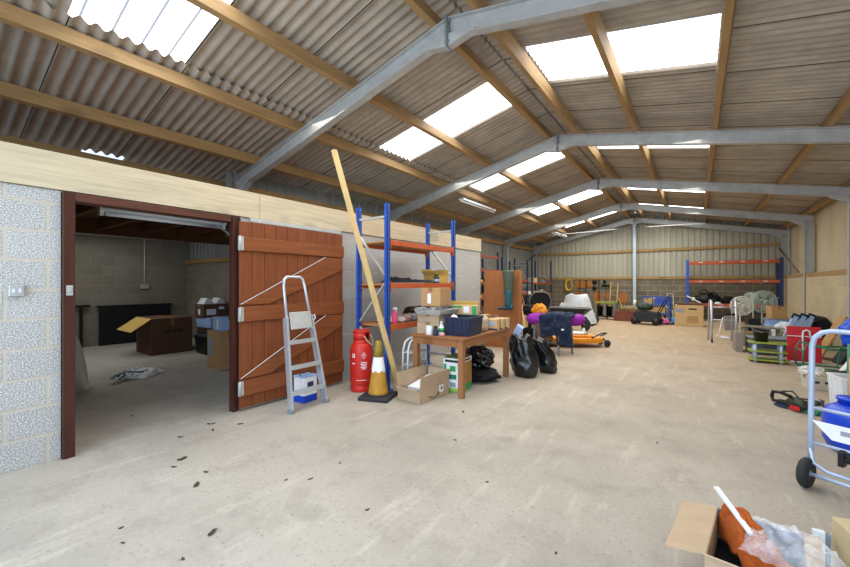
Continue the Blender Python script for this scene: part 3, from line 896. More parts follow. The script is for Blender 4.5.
# ---- white tubular frame between rack and table
t = thing('walking_frame', 'white tubular frame standing behind the left table legs', 'frame', (-3.165, 4.2, 0), 0)
for sx in (-.042, .042):
    m = MB(); m.tube([(sx, -.26, .0), (sx, -.24, .5), (sx, -.2, .6), (sx, -.12, .64), (sx, .05, .65), (sx, .13, .6), (sx, .17, .5), (sx, .2, 0)], .014, 8); part(m, 'side_loop', WHITEP, t)
    for y in (-.26, .2):
        m = MB(); m.cyl((sx, y, 0), .019, .05, n=10); part(m, 'rubber_foot', DARK, t)
for z in (.3, .46):
    m = MB(); m.tube([(-.042, .19, z), (.042, .19, z)], .011, 8); part(m, 'cross_bar', WHITEP, t)
    
    for sx in (-.042, .042):
        m = MB(); m.tube([(sx, -.25, z), (sx, .19, z)], .011, 8); part(m, 'side_bar', WHITEP, t)

# ---- wooden work table
TX0, TX1, TY0, TY1, TZ = -3.06, -2.26, 3.93, 5.36, .735
t = thing('work_table', 'worn wooden table loaded with boxes in front of the pallet rack', 'table', ((TX0 + TX1) / 2, (TY0 + TY1) / 2, 0))
hx, hy = (TX1 - TX0) / 2, (TY1 - TY0) / 2
m = MB()
for i in range(4): m.bb(-hx + i * hx / 2 + .001, -hx + (i + 1) * hx / 2 - .001, -hy, hy, TZ - .028, TZ)
part(m, 'table_top', TABW, t, bevel=.004)
for sx in (-1, 1):
    for sy in (-1, 1):
        m = MB(); m.bar((sx * (hx - .06), sy * (hy - .06), 0), (sx * (hx - .055), sy * (hy - .055), TZ - .03), .068); part(m, 'leg', TABL, t, bevel=.004)
for sx in (-1, 1):
    m = MB(); m.bb(sx * (hx - .03) - .012, sx * (hx - .03) + .012, -hy + .09, hy - .09, TZ - .12, TZ - .028); part(m, 'apron', TABW, t)
for sy in (-1, 1):
    m = MB(); m.bb(-hx + .09, hx - .09, sy * (hy - .03) - .012, sy * (hy - .03) + .012, TZ - .12, TZ - .028); part(m, 'apron', TABW, t)

# things on the table
carton('stacked_carton', 'wide brown carton at the bottom of the stack on the near left of the table', (-2.86, 4.24, TZ), (.34, .42, .15), R(3), CARD3)
carton('stacked_carton', 'flat brown carton, second from the bottom of the table stack', (-2.86, 4.24, TZ + .153), (.33, .41, .1), R(2), CARD3, marks=(('+x', .1, .05, .05, .03, PAPER),))
t = thing('metal_tray', 'shallow grey metal tray lying on the carton stack on the table', 'tray', (-2.83, 4.22, TZ + .256), R(3))
m = MB(); m.bb(-.17, .17, -.23, .23, 0, .006); part(m, 'tray_floor', GALV, t)
m = MB()
for sx in (-1, 1): m.bar((sx * .17, -.23, .003), (sx * .2, -.25, .06), .006, .5, (0, 1, 0)) if False else m.sheet(lambda u, v, sx=sx: (sx * (.17 + .03 * u), (v - .5) * (.46 + .06 * u), .003 + .06 * u), 1, 1, False)
for sy in (-1, 1): m.sheet(lambda u, v, sy=sy: ((v - .5) * (.34 + .06 * u), sy * (.23 + .03 * u), .003 + .06 * u), 1, 1, False)
part(m, 'tray_rim', GALV, t, solid=.004)
t = thing('wire_basket', 'grey wire basket frame upside down under the topmost carton on the table', 'basket', (-2.84, 4.26, TZ + .265), R(3))
m = MB()
for z in (.0, .09):
    m.tube([(-.13, -.17, z), (.13, -.17, z), (.13, .17, z), (-.13, .17, z)], .005, 6, True)
part(m, 'hoop', GALV_D, t)
m = MB()
for x, y in ((-.13, -.17), (.13, -.17), (.13, .17), (-.13, .17), (0, -.17), (.13, 0), (0, .17), (-.13, 0)): m.tube([(x, y, 0), (x, y, .09)], .004, 6)
for k_ in range(-2, 3): m.tube([(-.13, k_ * .06, .09), (.13, k_ * .06, .09)], .003, 6)
part(m, 'wires', GALV_D, t)
carton('topmost_carton', 'brown carton with small white label, topmost of the stack on the table', (-2.86, 4.24, TZ + .362), (.28, .34, .24), R(8), CARD, marks=(('-y', -.02, .1, .05, .13, PAPER), ('-y', -.04, .18, .04, .015, PINK)))
# crate with contents
t = thing('plastic_crate', 'dark navy plastic storage crate at the near corner of the wooden table', 'crate', (-2.45, 4.28, TZ), R(5))
def crate(t, X, Y, Z, mt, k_=.008, rim=True):
    m = MB(); q = .88
    for sx in (-1, 1): m._add([(sx * X / 2 * q, -Y / 2 * q, 0), (sx * X / 2 * q, Y / 2 * q, 0), (sx * X / 2, Y / 2, Z), (sx * X / 2, -Y / 2, Z)], [(0, 1, 2, 3)])
    for sy in (-1, 1): m._add([(-X / 2 * q, sy * Y / 2 * q, 0), (X / 2 * q, sy * Y / 2 * q, 0), (X / 2, sy * Y / 2, Z), (-X / 2, sy * Y / 2, Z)], [(0, 1, 2, 3)])
    m._add([(-X / 2 * q, -Y / 2 * q, 0.004), (X / 2 * q, -Y / 2 * q, .004), (X / 2 * q, Y / 2 * q, .004), (-X / 2 * q, Y / 2 * q, .004)], [(0, 1, 2, 3)])
    part(m, 'crate_body', mt, t, solid=k_)
    m = MB()
    for i in range(5):
        f_ = -.4 + .2 * i
        for sy in (-1, 1): m.bar((X * f_ * q, sy * (Y / 2 * q + .002), .01), (X * f_, sy * (Y / 2 + .004), Z - .01), .012, .012)
        for sx in (-1, 1): m.bar((sx * (X / 2 * q + .002), Y * f_ * q, .01), (sx * (X / 2 + .004), Y * f_, Z - .01), .012, .012)
    part(m, 'ribs', mt, t)
    if rim:
        m = MB(); e = .012
        for sx in (-1, 1): m.bb(sx * X / 2 - e, sx * X / 2 + e, -Y / 2 - e, Y / 2 + e, Z - .012, Z + .008)
        for sy in (-1, 1): m.bb(-X / 2 + e, X / 2 - e, sy * Y / 2 - e, sy * Y / 2 + e, Z - .012, Z + .008)
        part(m, 'rim', mt, t)
crate(t, .34, .44, .23, NAVYP)
m = MB(); m.bb(.158, .16, .06, .11, .08, .14); part(m, 'sticker', PAPER, t)
t = carton('printed_box', 'tan box with green print and white label standing behind the navy crate', (-2.62, 4.62, TZ), (.34, .14, .36), R(20), CARD2, tape=False, marks=(('-y', .02, .3, .08, .09, PAPER), ('-y', .13, .25, .06, .2, GREENP), ('-y', -.1, .34, .12, .03, GREENP)))
m = MB(); m.sheet(lambda u, v: (-2.6 + .12 * u, 4.12 + .12 * v, TZ + .19 + .07 * (1 - (2 * u - 1) ** 2) * (1 - (2 * v - 1) ** 2) + .015 * noise.noise(Vector((u * 6, v * 6, 4)))), 12, 12); solo(m, 'paper_wad', PAPER, 'crumpled white paper on the contents of the navy crate', 'paper', solid=.003)
m = MB(); m.bb(-2.98, -2.82, 4.5, 4.62, TZ, TZ + .33); m.bb(-2.97, -2.83, 4.497, 4.5, TZ + .05, TZ + .28); solo(m, 'black_case', BLACKP, 'black hard case between the carton stack and the printed box', 'case', bevel=.008)
carton('tall_flat_carton', 'large yellowish flat carton standing on edge at the back of the table', (-2.77, 4.86, TZ), (.4, .1, .4), R(24), CARDY, tape=False)
# three label boxes in a row
for i, (y, lb) in enumerate(((4.97, 'nearest of three small boxes with navy edges in a row on the table'), (5.11, 'middle one of three small navy-edged boxes in a row on the table'), (5.25, 'farthest of three small boxes with navy edges in a row on the table'))):
    t = carton('label_box', lb, (-2.385 + .015 * i, y, TZ), (.2, .132, .15), R(5), CARD2, group='three small cartons on the table', tape=False, marks=(('-y', .0, .09, .12, .06, BLUEB), ('-y', 0, .012, .2, .022, LABELN), ('+x', .055, .075, .018, .145, LABELN)))
carton('flat_carton', 'flat tan carton behind the row of three small boxes on the table', (-2.68, 5.16, TZ), (.26, .28, .19), R(8), CARD, tape=False)
m = MB(); m.bb(-2.74, -2.66, 5.05, 5.25, TZ + .192, TZ + .212); solo(m, 'black_strip', BLACKP, 'black bar lying on the flat tan carton on the table', 'bar', bevel=.004)
m = MB(); m.blob((-2.41, 4.72, TZ + .1), (.17, .2, .25), .2, 2.2, 5, 4); solo(m, 'canvas_bag', BEIGE, 'small slumped beige canvas bag beside the navy crate on the table', 'bag')
# bottles at the table's near edge
def bottle(name, lab, loc, prof, mt, cap=None, ch=.03, cr=.018, label_m=None):
    t = thing(name, lab, 'bottle', loc); m = MB(); m.lathe(prof, n=20); part(m, 'bottle_body', mt, t)
    z = prof[-1][1]
    if cap is not None: m = MB(); m.cyl((0, 0, z - .002), cr, ch, n=16); part(m, 'cap', cap, t)
    if label_m is not None:
        r_ = max(p[0] for p in prof) + .001; m = MB(); m.lathe([(r_, z * .25), (r_, z * .6)], n=20); part(m, 'paper_label', label_m, t)
    return t
bottle('paint_pot', 'white round pot on the near edge of the table', (-2.79, 3.98, TZ), [(.04, 0), (.045, .01), (.045, .1), (.04, .105)], WHITEP, PAPER, .015, .042)
bottle('dark_bottle', 'small dark blue bottle beside the white pot on the table', (-2.69, 3.975, TZ), [(.028, 0), (.03, .01), (.03, .07), (.015, .095)], NAVYP, BLACKP)
bottle('cleaning_bottle', 'white bottle with green label next to the navy crate on the table', (-2.655, 4.06, TZ), [(.034, 0), (.037, .01), (.037, .1), (.02, .135), (.016, .15)], PAPER, WHITEP, .03, .018, GREENP)
m = MB(); m.blob((-2.6, 3.98, TZ + .022), (.09, .05, .055), .25, 2, 9, 3); solo(m, 'pink_cloth', mat('dull_pink_cloth', '#c79aa8', .9, 0, .15, 12), 'scrap of pale pink cloth at the near edge of the table', 'cloth')
t = thing('wire_spring', 'small grey coiled wire spring standing on the far end of the table', 'spring', (-2.49, 5.31, TZ))
m = MB(); m.tube([(.04 * math.cos(a * .5), .04 * math.sin(a * .5), .004 + a * .0024) for a in range(0, 75)], .004, 6); part(m, 'coil', GALV_D, t)

# ---- under the table
t = thing('printed_tin_box', 'tall green and white printed carton standing behind the near table leg', 'box', (-2.56, 4.3, 0), R(6))
m = MB(); m.bb(-.13, .13, -.17, .17, 0, .44); part(m, 'body', mat('green_brown_print', '#8fa06a', .5, 0, .25, 7), t, bevel=.004)
m = MB(); m.bb(-.125, .125, -.172, -.1705, .02, .435); part(m, 'front_print', PAPER, t)
fp = t.children[-1]
for (x0, x1, z0, z1, mt) in ((-.1, .1, .385, .415, DARK), (-.12, -.08, .03, .36, GREENP), (-.03, .05, .27, .34, GREENP), (-.04, .06, .17, .23, GREEN), (-.03, .05, .07, .13, LABELG), (-.12, .12, .02, .06, mat('lime_print', '#8cc04a', .5, 0, .1, 9))):
    m = MB(); m.bb(x0, x1, -.174, -.1725, z0, z1); part(m, 'print_panel', mt, fp)
m = MB(); m.bb(.1305, .132, -.155, .155, .02, .435); part(m, 'side_print', mat('autumn_print', '#a4783c', .5, 0, .3, 9), t)
sp_ = t.children[-1]
for (y0, y1, z0, z1, mt) in ((-.15, .15, .38, .435, PAPER), (-.1, .1, .395, .418, DARK), (-.155, .155, .02, .1, GREENP)):
    m = MB(); m.bb(.1325 if z0 != .395 else .1335, .134 if z0 != .395 else .135, y0, y1, z0, z1); part(m, 'print_panel', mt, sp_)

# open parcel box in front of the table
a, b, c_ = Vector((-2.91, 3.48, 0)), Vector((-2.585, 3.5, 0)), Vector((-2.55, 4.1, 0))
ctr = Vector(((a.x + c_.x) / 2 - .0, (a.y + c_.y) / 2, 0)); ctr = Vector((-2.74, 3.79, 0))
t = carton('open_parcel_box', 'open brown parcel box with raised flaps on the floor in front of the table', ctr, (.34, .58, .15), R(-3), CARD3, open_=True, flaps=(('-x', 12, .17), ('+x', 6, .165), ('+y', 10, .15), ('-y', 75, .06)), marks=(('+x', .13, .1, .09, .09, PAPER), ('+x', .135, .105, .04, .04, DARK)))
m = MB(); pts = [(.1725, -.12 + .2 * i / 12, .055 - .028 * math.sin(math.pi * i / 12)) for i in range(13)]; m.tube(pts, .005, 6); m.tube([(.1725, .05, .06), (.1725, .085, .068), (.1725, .075, .038)], .004, 6); part(m, 'printed_smile_mark', DARK, t)
t = thing('white_packet', 'white shrink-wrapped packet lying inside the open parcel box', 'packet', (-2.75, 3.85, .135), 0, rot=(R(12), R(-6), R(-8)))
m = MB(); m.bb(-.13, .13, -.2, .2, 0, .05); part(m, 'packet_body', PAPER, t, bevel=.01)
m = MB(); m.bb(-.04, .0, -.06, .0, .05, .0515); m.bb(.05, .07, .05, .08, .05, .0515); m.bb(-.08, -.06, .08, .1, .05, .0515); part(m, 'printed_mark', DARK, t)

m = MB(); m.blob((-2.62, 4.93, .085), (.66, .62, .2), .25, 2.6, 3, 5)
solo(m, 'black_net', mat('black_netting', '#16181a', .8, 0, .5, 60, .8), 'heap of black netting on the floor under the table', 'netting')
m = MB(); m.blob((-2.6, 4.97, .31), (.46, .44, .34), .22, 2.2, 12, 5); solo(m, 'bin_bag', BAGM, 'squat black bin bag on the netting under the table', 'bag')
m = MB(); m.blob((-2.7, 5.02, .535), (.34, .3, .16), .3, 2.4, 21, 4); solo(m, 'sack_bundle', BEIGE, 'pale beige sack bundle on top of the bag under the table', 'sack')


# ---- two bin bags
def binbag(lab, loc, r_, h, lean, seed):
    m = MB(); n_ = 30
    def fn(u, v):
        a = u * 2 * math.pi
        rr = r_ * (.8 + .3 * math.sin(min(1, v * 1.5) * math.pi * .6)) * (1 - .32 * v ** 2) * (1 if v < .985 else .8)
        if v < .05: rr *= .85 + 3 * v
        p = Vector((math.cos(a) * rr, math.sin(a) * rr * .85, v * h))
        k_ = 1 + .16 * noise.fractal(Vector((math.cos(a) * 2 + seed, math.sin(a) * 2, v * 3.5 + seed)), 1, 2, 4) + .05 * math.sin(a * 9 + seed) * v
        return (p.x * k_ + lean[0] * v * v, p.y * k_ + lean[1] * v * v, max(0, p.z * (1 + .05 * math.sin(a * 3 + seed))))
    m.sheet(fn, 48, 30); m._add([(fn(i / 48, 0)) for i in range(48)], [tuple(range(48))])
    m.sheet(lambda u, v: tuple(Vector(fn(u, 1)) * (1 - v) + Vector((lean[0], lean[1], h * .93)) * v), 48, 3)
    bmesh.ops.remove_doubles(m.bm, verts=m.bm.verts, dist=.0005)
    return solo(m, 'bin_bag', BAGM, lab, 'bag', 'tall black bin bags by the table', loc=loc)
binbag('taller upright black bin bag beside the far table leg', (-2.1, 5.5, 0), .2, .61, (-.1, .02), 1.3)
binbag('black bin bag slumped against the taller one, furthest from the table', (-1.9, 5.95, 0), .16, .52, (-.2, -.06), 5.7)
m = MB(); m.box((-2.2, 5.5, .69), (.1, .08, .14), (.3, .5, .4)); solo(m, 'paper_bundle', BLUEB, 'folded pale blue paper sticking out of the taller bin bag', 'paper', bevel=.004)
# ================================================================== SIDE ROOM
m = MB(); m.bb(RXB + .06, RXB + .11, 2.6, 4.0, .005, .86); m.bb(RXB + .04, RXB + .12, 2.55, 4.05, .86, .9)
solo(m, 'dark_board', BLACKP, 'large black panel standing against the back wall of the side room', 'panel', bevel=.005)
m = MB(); m.bar((RXB + .08, .2, .9), (RXB + .08, 2.45, .9), .06, .05); 
for y in (.3, 2.3): m.bar((RXB + .08, y, 0), (RXB + .08, y, .88), .05)
solo(m, 'dark_rail', BLACKM, 'low black metal rail along the side room back wall left of the black panel', 'rail')
t = carton('big_dark_carton', 'large dark brown carton with one open flap on the side room floor', (-8.93, 3.2, 0), (.85, .72, .71), R(-1), CARDD, flaps=(('-y', 125, .4),), marks=())
for c in t.children:
    if c.name.startswith('flap') and 'seam' not in c.name: c.data.materials.clear(); c.data.materials.append(CARDY)
m = MB()
for i, w_ in enumerate((.05, .05, .03, .05, .05, .05)): m.bb(.4255, .427, -.14 + i * .055, -.14 + i * .055 + w_ * .75, .42, .48)
part(m, 'printed_lettering', BLACKP, t)
t = thing('black_crate', 'black lidded plastic crate on the side room floor right of the big dark carton', 'crate', (-7.95, 3.68, 0), R(-4)); crate(t, .56, .42, .33, BLACKP); m = MB(); m.bb(-.29, .29, -.22, .22, .33, .36); part(m, 'lid', BLACKP, t, bevel=.006)
carton('tall_carton', 'tall brown carton with pale label nearest the doorway in the side room', (-6.42, 3.17, 0), (.44, .34, .62), R(-2), CARD, marks=(('-y', -.1, .35, .14, .3, LABELG),))
carton('low_stack_carton', 'brown carton under the pale blue one at the side room end wall', (-8.8, 4.12, 0), (.5, .48, .43), R(0), CARDD)
carton('blue_carton', 'long pale blue carton lying on the stack by the side room end wall', (-8.78, 4.14, .433), (.66, .5, .21), R(0), BLUEB, marks=(('+x', .14, .1, .12, .1, DARK),))
carton('upper_carton', 'brown carton with two white labels topping the side room stack', (-8.9, 4.12, .647), (.42, .52, .29), R(0), CARDD, flaps=(), marks=(('+x', -.1, .12, .2, .13, PAPER), ('+x', .12, .2, .12, .06, PAPER), ('-y', 0, .12, .1, .12, PAPER)))
for dx, lb in ((-.13, 'left one of two folded white papers on the topmost side room carton'), (.13, 'right one of two folded white papers on the topmost side room carton')):
    m = MB(); m.prism([(-.11, 0), (.11, 0), (.05, .1), (-.02, .13)], -.15, .15, 'yz'); solo(m, 'white_paper', PAPER, lb, 'paper', 'white papers on the carton', loc=(-8.9, 4.12 + dx, .941), rz=0)
carton('small_blue_carton', 'small pale blue carton standing on the tall brown carton in the side room', (-6.38, 3.18, .6245), (.3, .28, .22), R(-2), BLUEB, marks=(('-y', .02, .1, .06, .16, PAPER),))
m = MB(); m.sheet(lambda u, v: (-5.76 + .1 * u + .06 * v, 2.93 + .12 * u, .15 * (1 - v) + .012 + .01 * math.sin(u * 9)), 8, 6); 
solo(m, 'hivis_vest', HIVIS, 'bright yellow-green hi-vis cloth hanging low behind the right door jamb', 'vest', loc=None, solid=.01)
# bundle of white sticks / netting on floor
t = thing('cable_bundle', 'tangled pale white cable and strips lying on the side room floor', 'bundle', (FL(131, 377).x, FL(131, 377).y, 0), R(40))
rnd = random.Random(3)
for i in range(16):
    m = MB(); a = rnd.uniform(-.6, .6); L = rnd.uniform(.3, .6); x, y = rnd.uniform(-.12, .12), rnd.uniform(-.25, .25)
    P = [(x + math.cos(a + 1.57) * (q - .5) * L + .04 * math.sin(q * 7 + i), y + math.sin(a + 1.57) * (q - .5) * L, .016 + .05 * math.sin(q * math.pi) * rnd.random() + .004 * i) for q in [j / 6 for j in range(7)]]
    m.tube(P, .013, 6); part(m, 'strip', PAPER if i % 3 else STORAGE, t)
m = MB(); m.sheet(rag((.1, .1, .0), (.4, .5, .14), 31), 16, 16); part(m, 'wrapping_sheet', PAPER, t)
# white sheeted object left
m = MB()
c0 = FL(80, 392)
m.sheet(lambda u, v: (c0.x - .55 + .55 * u + .05 * math.sin(v * 22), 1.46 - .8 * (1 - v) + .02 * math.sin(u * 20), .02 + .72 * (1 - max(0, (u - .72) / .28) ** 2) * (1 - max(0, (v - .8) / .2) ** 2) * (1 + .03 * math.sin(v * 15 + u * 4))), 24, 24)
solo(m, 'white_dust_cover', PAPER, 'white draped cover over something just inside the left door jamb', 'cover', solid=.01)

# ================================================================== MIDDLE LEFT
t = thing('laminate_board', 'tall brown laminate board with rounded edge leaning at the end of the block partition', 'board', (-3.45, 7.62, 0), R(4), None)
m = MB(); m.box((0, .1, .84), (.86, .03, 1.68), (R(-3), 0, 0)); part(m, 'panel', BROWNB, t, bevel=.004)
m = MB(); m.box((.405, .06, .84), (.05, .06, 1.68), (R(-3), 0, 0)); part(m, 'edge_strip', BROWNB, t, bevel=.003)
# wader hanging on it
t = thing('wader_boot', 'grey-green rubber wader with teal boot hanging upright on the brown board', 'boot', (-3.24, 7.53, .85), R(14))
m = MB()
m.lathe([(.088, .33), (.098, .42), (.105, .52), (.115, .66), (.12, .78), (.122, .83)], n=24, wob=.25, seed=3); part(m, 'leg', WADER, t)
m = MB(); m.lathe([(.076, .06), (.08, .12), (.077, .2), (.088, .3), (.1, .4), (.098, .41)], n=24, wob=.12, seed=5)
part(m, 'boot_shaft', BOOT, t)
m = MB()
def foot(u, v):
    a = u * 2 * math.pi; L = .3
    w_ = .055 * (1 - .25 * abs(v - .35) ** 1.5) * (1 if v < .9 else .8)
    x = .09 - L * v; h_ = .125 - .075 * min(1, v * 1.5)
    z = max(0, h_ / 2 + h_ / 2 * math.sin(a)); return (x, w_ * math.cos(a), z)
m.sheet(foot, 20, 12); m._add([foot(i / 20, 0) for i in range(20)], [tuple(range(20))]); m._add([foot(i / 20, 1) for i in range(20)], [tuple(range(20))]); part(m, 'boot_foot', BOOT, t)
m = MB(); m.box((-.06, 0, -.006), (.31, .11, .022)); part(m, 'sole', DARK, t, bevel=.008)
# planks leaning beyond
for i, (x0, y0, x1, y1, lb) in enumerate(((519, 332, 519, 292, 'pale timber strip leaning nearest the brown board'), (526, 331, 520, 291, 'pale timber strip leaning second from the brown board'), (532, 328, 521, 292, 'darker timber strip leaning third from the brown board at a wide slant'))):
    p = FL(x0, y0 + 4, .02); q = ONX(x1, y1, p.x - .5 - .08 * i)
    m = MB(); m.bar(p, q, .06, .025, (1, 0, 0)); solo(m, 'timber_strip', RAWW if i < 2 else TABL, lb, 'timber', 'timber strips leaning by the racks')
carton('leaning_carton', 'flat pale carton on the floor behind the leaning timber strips', FL(523, 334) + Vector((-.45, 1.0, 0)), (.45, .2, .6), R(20), CARD2)

# racks along the left wall
r1 = rack('dark-posted rack with rust-red beams by the end of the block partition on the left wall', (-5.5, 9.3, 0), 2.6, .75, 2.45, [.5, .95, 1.45, 1.85, 2.3], beam=RUST, up=BLUED, boards=[1, 1, 1, 0, 0], group='racks along the left wall')
r2 = rack('middle rack of the left wall with tall dark posts behind the brown board', (-5.5, 12.25, 0), 2.4, .75, 2.3, [.5, 1.05, 1.55], beam=RUST, up=BLUED, group='racks along the left wall')
r3 = rack('farthest rack on the left wall, stacked with pale timber offcuts, near the back corner', (-5.5, 15.2, 0), 2.5, .75, 2.45, [.45, .95, 1.45], beam=RUST, up=BLUED, group='racks along the left wall')
rnd = random.Random(11)
lv = {0: (9.3, 2.6, [.5, .95, 1.45], 'near left-wall rack'), 1: (12.25, 2.4, [.5, 1.05, 1.55], 'middle left-wall rack'), 2: (15.2, 2.5, [.45, .95, 1.45], 'far left-wall rack')}
sh = ['bottom', 'middle', 'top']
pn = ['at the near end', 'second along', 'third along', 'at the far end']
kinds = [('timber_offcut', 'timber'), ('small_carton', 'box'), ('paint_tin', 'tin'), ('timber_offcut', 'timber')]
cols = [('pale', RAWW), ('brown', CARD), ('dark', DARK), ('white', PAPER), ('grey', STORAGE), ('tan', CARD2)]
for ri, (y0, L, zs, rn) in lv.items():
    for zi, z in enumerate(zs):
        for k_ in range(4):
            y = y0 + .35 + k_ * (L - .7) / 3; x = -5.85
            kd, ct = kinds[(k_ + zi + ri) % 4]; cn, mt = cols[(k_ * 2 + zi + ri) % 6]; h = rnd.uniform(.1, .24)
            lab = '%s %s on the %s shelf of the %s, %s' % (cn, kd.replace('_', ' '), sh[zi], rn, pn[k_])
            m = MB(); zz = z - .006
            if kd == 'timber_offcut': m.box((x, y, zz + .04), (.3, .5, .08), (0, 0, rnd.uniform(-.1, .1))); m.box((x - .02, y + .02, zz + .11), (.2, .42, .06), (0, 0, rnd.uniform(-.1, .1)))
            elif kd == 'paint_tin': m.lathe([(.085, 0), (.085, .17), (.09, .175), (.09, .185), (.08, .183), (.08, .175), (0, .175)], (x, y, zz), 18)
            else: m.box((x, y, zz + h / 2), (.34, .4, h), (0, 0, rnd.uniform(-.1, .1))); m.box((x, y, zz + h + .002), (.3, .04, .004))
            solo(m, kd, mt, lab, ct, 'goods on the left wall racks')

# trestle and the clothes on it
tc = Vector((-2.36, 7.7, 0))
t = thing('metal_trestle', 'grey metal trestle under the navy jacket and purple bag', 'trestle', tc, R(-24))
for sx in (-.3, .3):
    for sy in (-.2, .2):
        m = MB(); m.bar((sx * 1.05, sy, 0), (sx, sy * .92, .5), .035); part(m, 'leg', GALV_D, t)
    m = MB(); m.bar((sx, -.18, .44), (sx, .18, .44), .03); part(m, 'end_bar', GALV_D, t)
for sy in (-.184, .184):
    m = MB(); m.bar((-.33, sy, .5), (.33, sy, .5), .04); part(m, 'top_bar', GALV_D, t)
m = MB(); m.bar((-.3, .2, .15), (.3, .2, .15), .025); part(m, 'stretcher', GALV_D, t)


def roll(name, lab, cat, p, q, r_, mt, seed, sq=.75):
    p, q = Vector(p), Vector(q); d, a, b = MB.axes(p, q)
    def fn(u, v):
        an = 2 * math.pi * u; e = min(1, 8 * v, 8 * (1 - v)); k_ = r_ * (e ** .35 if e > 0 else 0.02) * (1 + .15 * noise.noise(Vector((math.cos(an) * 1.5, math.sin(an) * 1.5 + seed, v * 4))) + .03 * math.sin(v * 26 + seed))
        return tuple(p.lerp(q, v) + a * math.cos(an) * k_ + b * math.sin(an) * k_ * sq)
    m = MB(); m.sheet(fn, 24, 28); return solo(m, name, mt, lab, cat)
roll('purple_bag', 'long purple padded bag lying across the metal trestle under the navy jacket', 'bag', (-2.9, 7.66, .66), (-1.82, 8.08, .66), .165, PURPLE, 2)
t = bpy.data.objects.get('purple_bag')
m = MB(); 
jc = Vector((-2.2, 7.58, .6))
def jacket(u, v):
    # draped over the trestle: u across, v from the far top to the low front hem
    x = -2.5 + .55 * u + .1 * (v - .5); z = .8 - .04 * (2 * u - 1) ** 2 if v < .45 else .8 - .04 * (2 * u - 1) ** 2 - (v - .45) / .55 * (.58 if u > .5 else .40)
    y = 7.95 - .55 * min(v, .45) / .45 - (.06 * (v - .45) if v > .45 else 0) + .18 * (u - .5)
    n_ = noise.fractal(Vector((u * 4, v * 5, 2)), 1, 2, 4)
    return (x + .03 * n_, y - .05 * n_ - .03 * math.sin(u * 14) * max(0, v - .4), z + .03 * n_)
m.sheet(jacket, 36, 36); ob = solo(m, 'navy_jacket', NAVYC, 'navy blue jacket draped over the purple bag and metal trestle', 'jacket', solid=.03)
m = MB(); c0 = jacket(.72, .72); m.box((c0[0], c0[1] - .035, c0[2]), (.05, .01, .03)); part(m, 'chest_label', PAPER, ob, world=True)
m = MB(); m.sheet(lambda u, v: (-2.62 + .28 * u + .06 * v, 7.42 + .1 * u - .05 * v, .60 - .3 * v + .02 * noise.noise(Vector((u * 6, v * 6, 9)))), 14, 14); solo(m, 'patterned_scarf', mat('patterned_grey_brown_cloth', '#6a5048', .9, 0, .5, 18, .3), 'patterned brown-grey cloth hanging off the trestle left of the navy jacket', 'scarf', solid=.012)
m = MB(); m.blob((-2.72, 7.98, .84), (.3, .24, .24), .35, 1.8, 4, 4, False); solo(m, 'orange_jacket', ORANGEC, 'bunched orange cloth on the purple bag behind the navy jacket', 'jacket')
m = MB(); m.blob((-2.98, 8.1, .8), (.3, .28, .26), .3, 2.0, 14, 4, False); m.tube([(-2.98, 8.1, .4), (-2.98, 8.1, .8)], .04); m.bb(-3.1, -2.86, 7.98, 8.22, 0, .42); solo(m, 'black_kit_bag', BLACKC, 'dark bundled cloth on a box at the left end of the trestle', 'bag')

# mower deck
t = thing('mower_deck', 'orange mower deck with side wheels on the floor behind the trestle', 'mower', (-2.22, 8.85, 0), R(36))
t.scale = (.82, .85, .95)
m = MB(); m.prism([(-.72, -.22), (-.5, -.36), (.1, -.4), (.6, -.34), (.74, -.1), (.7, .2), (.45, .36), (-.1, .4), (-.55, .3), (-.72, .1)], .1, .22, 'xy'); part(m, 'deck_shell', DECK, t, bevel=.03)
m = MB(); m.prism([(-.45, -.2), (.4, -.24), (.5, .1), (.3, .24), (-.4, .2)], .22, .27, 'xy'); part(m, 'top_plate', DECK, t, bevel=.02)
for x in (-.3, .25):
    m = MB(); m.lathe([(.1, .27), (.1, .32), (.05, .34), (.02, .42), (0, .42)], (x, 0, 0), 18); part(m, 'pulley', GALV, t)
m = MB(); m.bb(-.1, .22, -.12, .1, .272, .33); part(m, 'gearbox_cover', PAPER, t, bevel=.02)
for (x, y) in ((.76, -.26), (.78, .16), (-.74, -.2), (-.74, .2)):
    m = MB(); m.lathe([(.0, -.03), (.075, -.03), (.085, -.015), (.085, .015), (.075, .03), (0, .03)], (x, y, .086), 20, 'y'); w_ = part(m, 'wheel', DARK, t)
    m = MB(); m.bar((x, y - .05, .086), (x * .9, y * .8, .19), .03); part(m, 'wheel_bracket', BLACKM, t)
m = MB(); m.tube([(.3, -.35, .22), (.6, -.3, .33), (.85, -.05, .3), (.8, .2, .2)], .016); part(m, 'guard_rail', BLACKM, t)
m = MB(); m.blob((-2.3, 8.6, .36), (.1, .08, .16), .3, 2, 8, 3); solo(m, 'rag_scrap', BEIGE, 'brown rag scrap on the mower deck', 'rag')

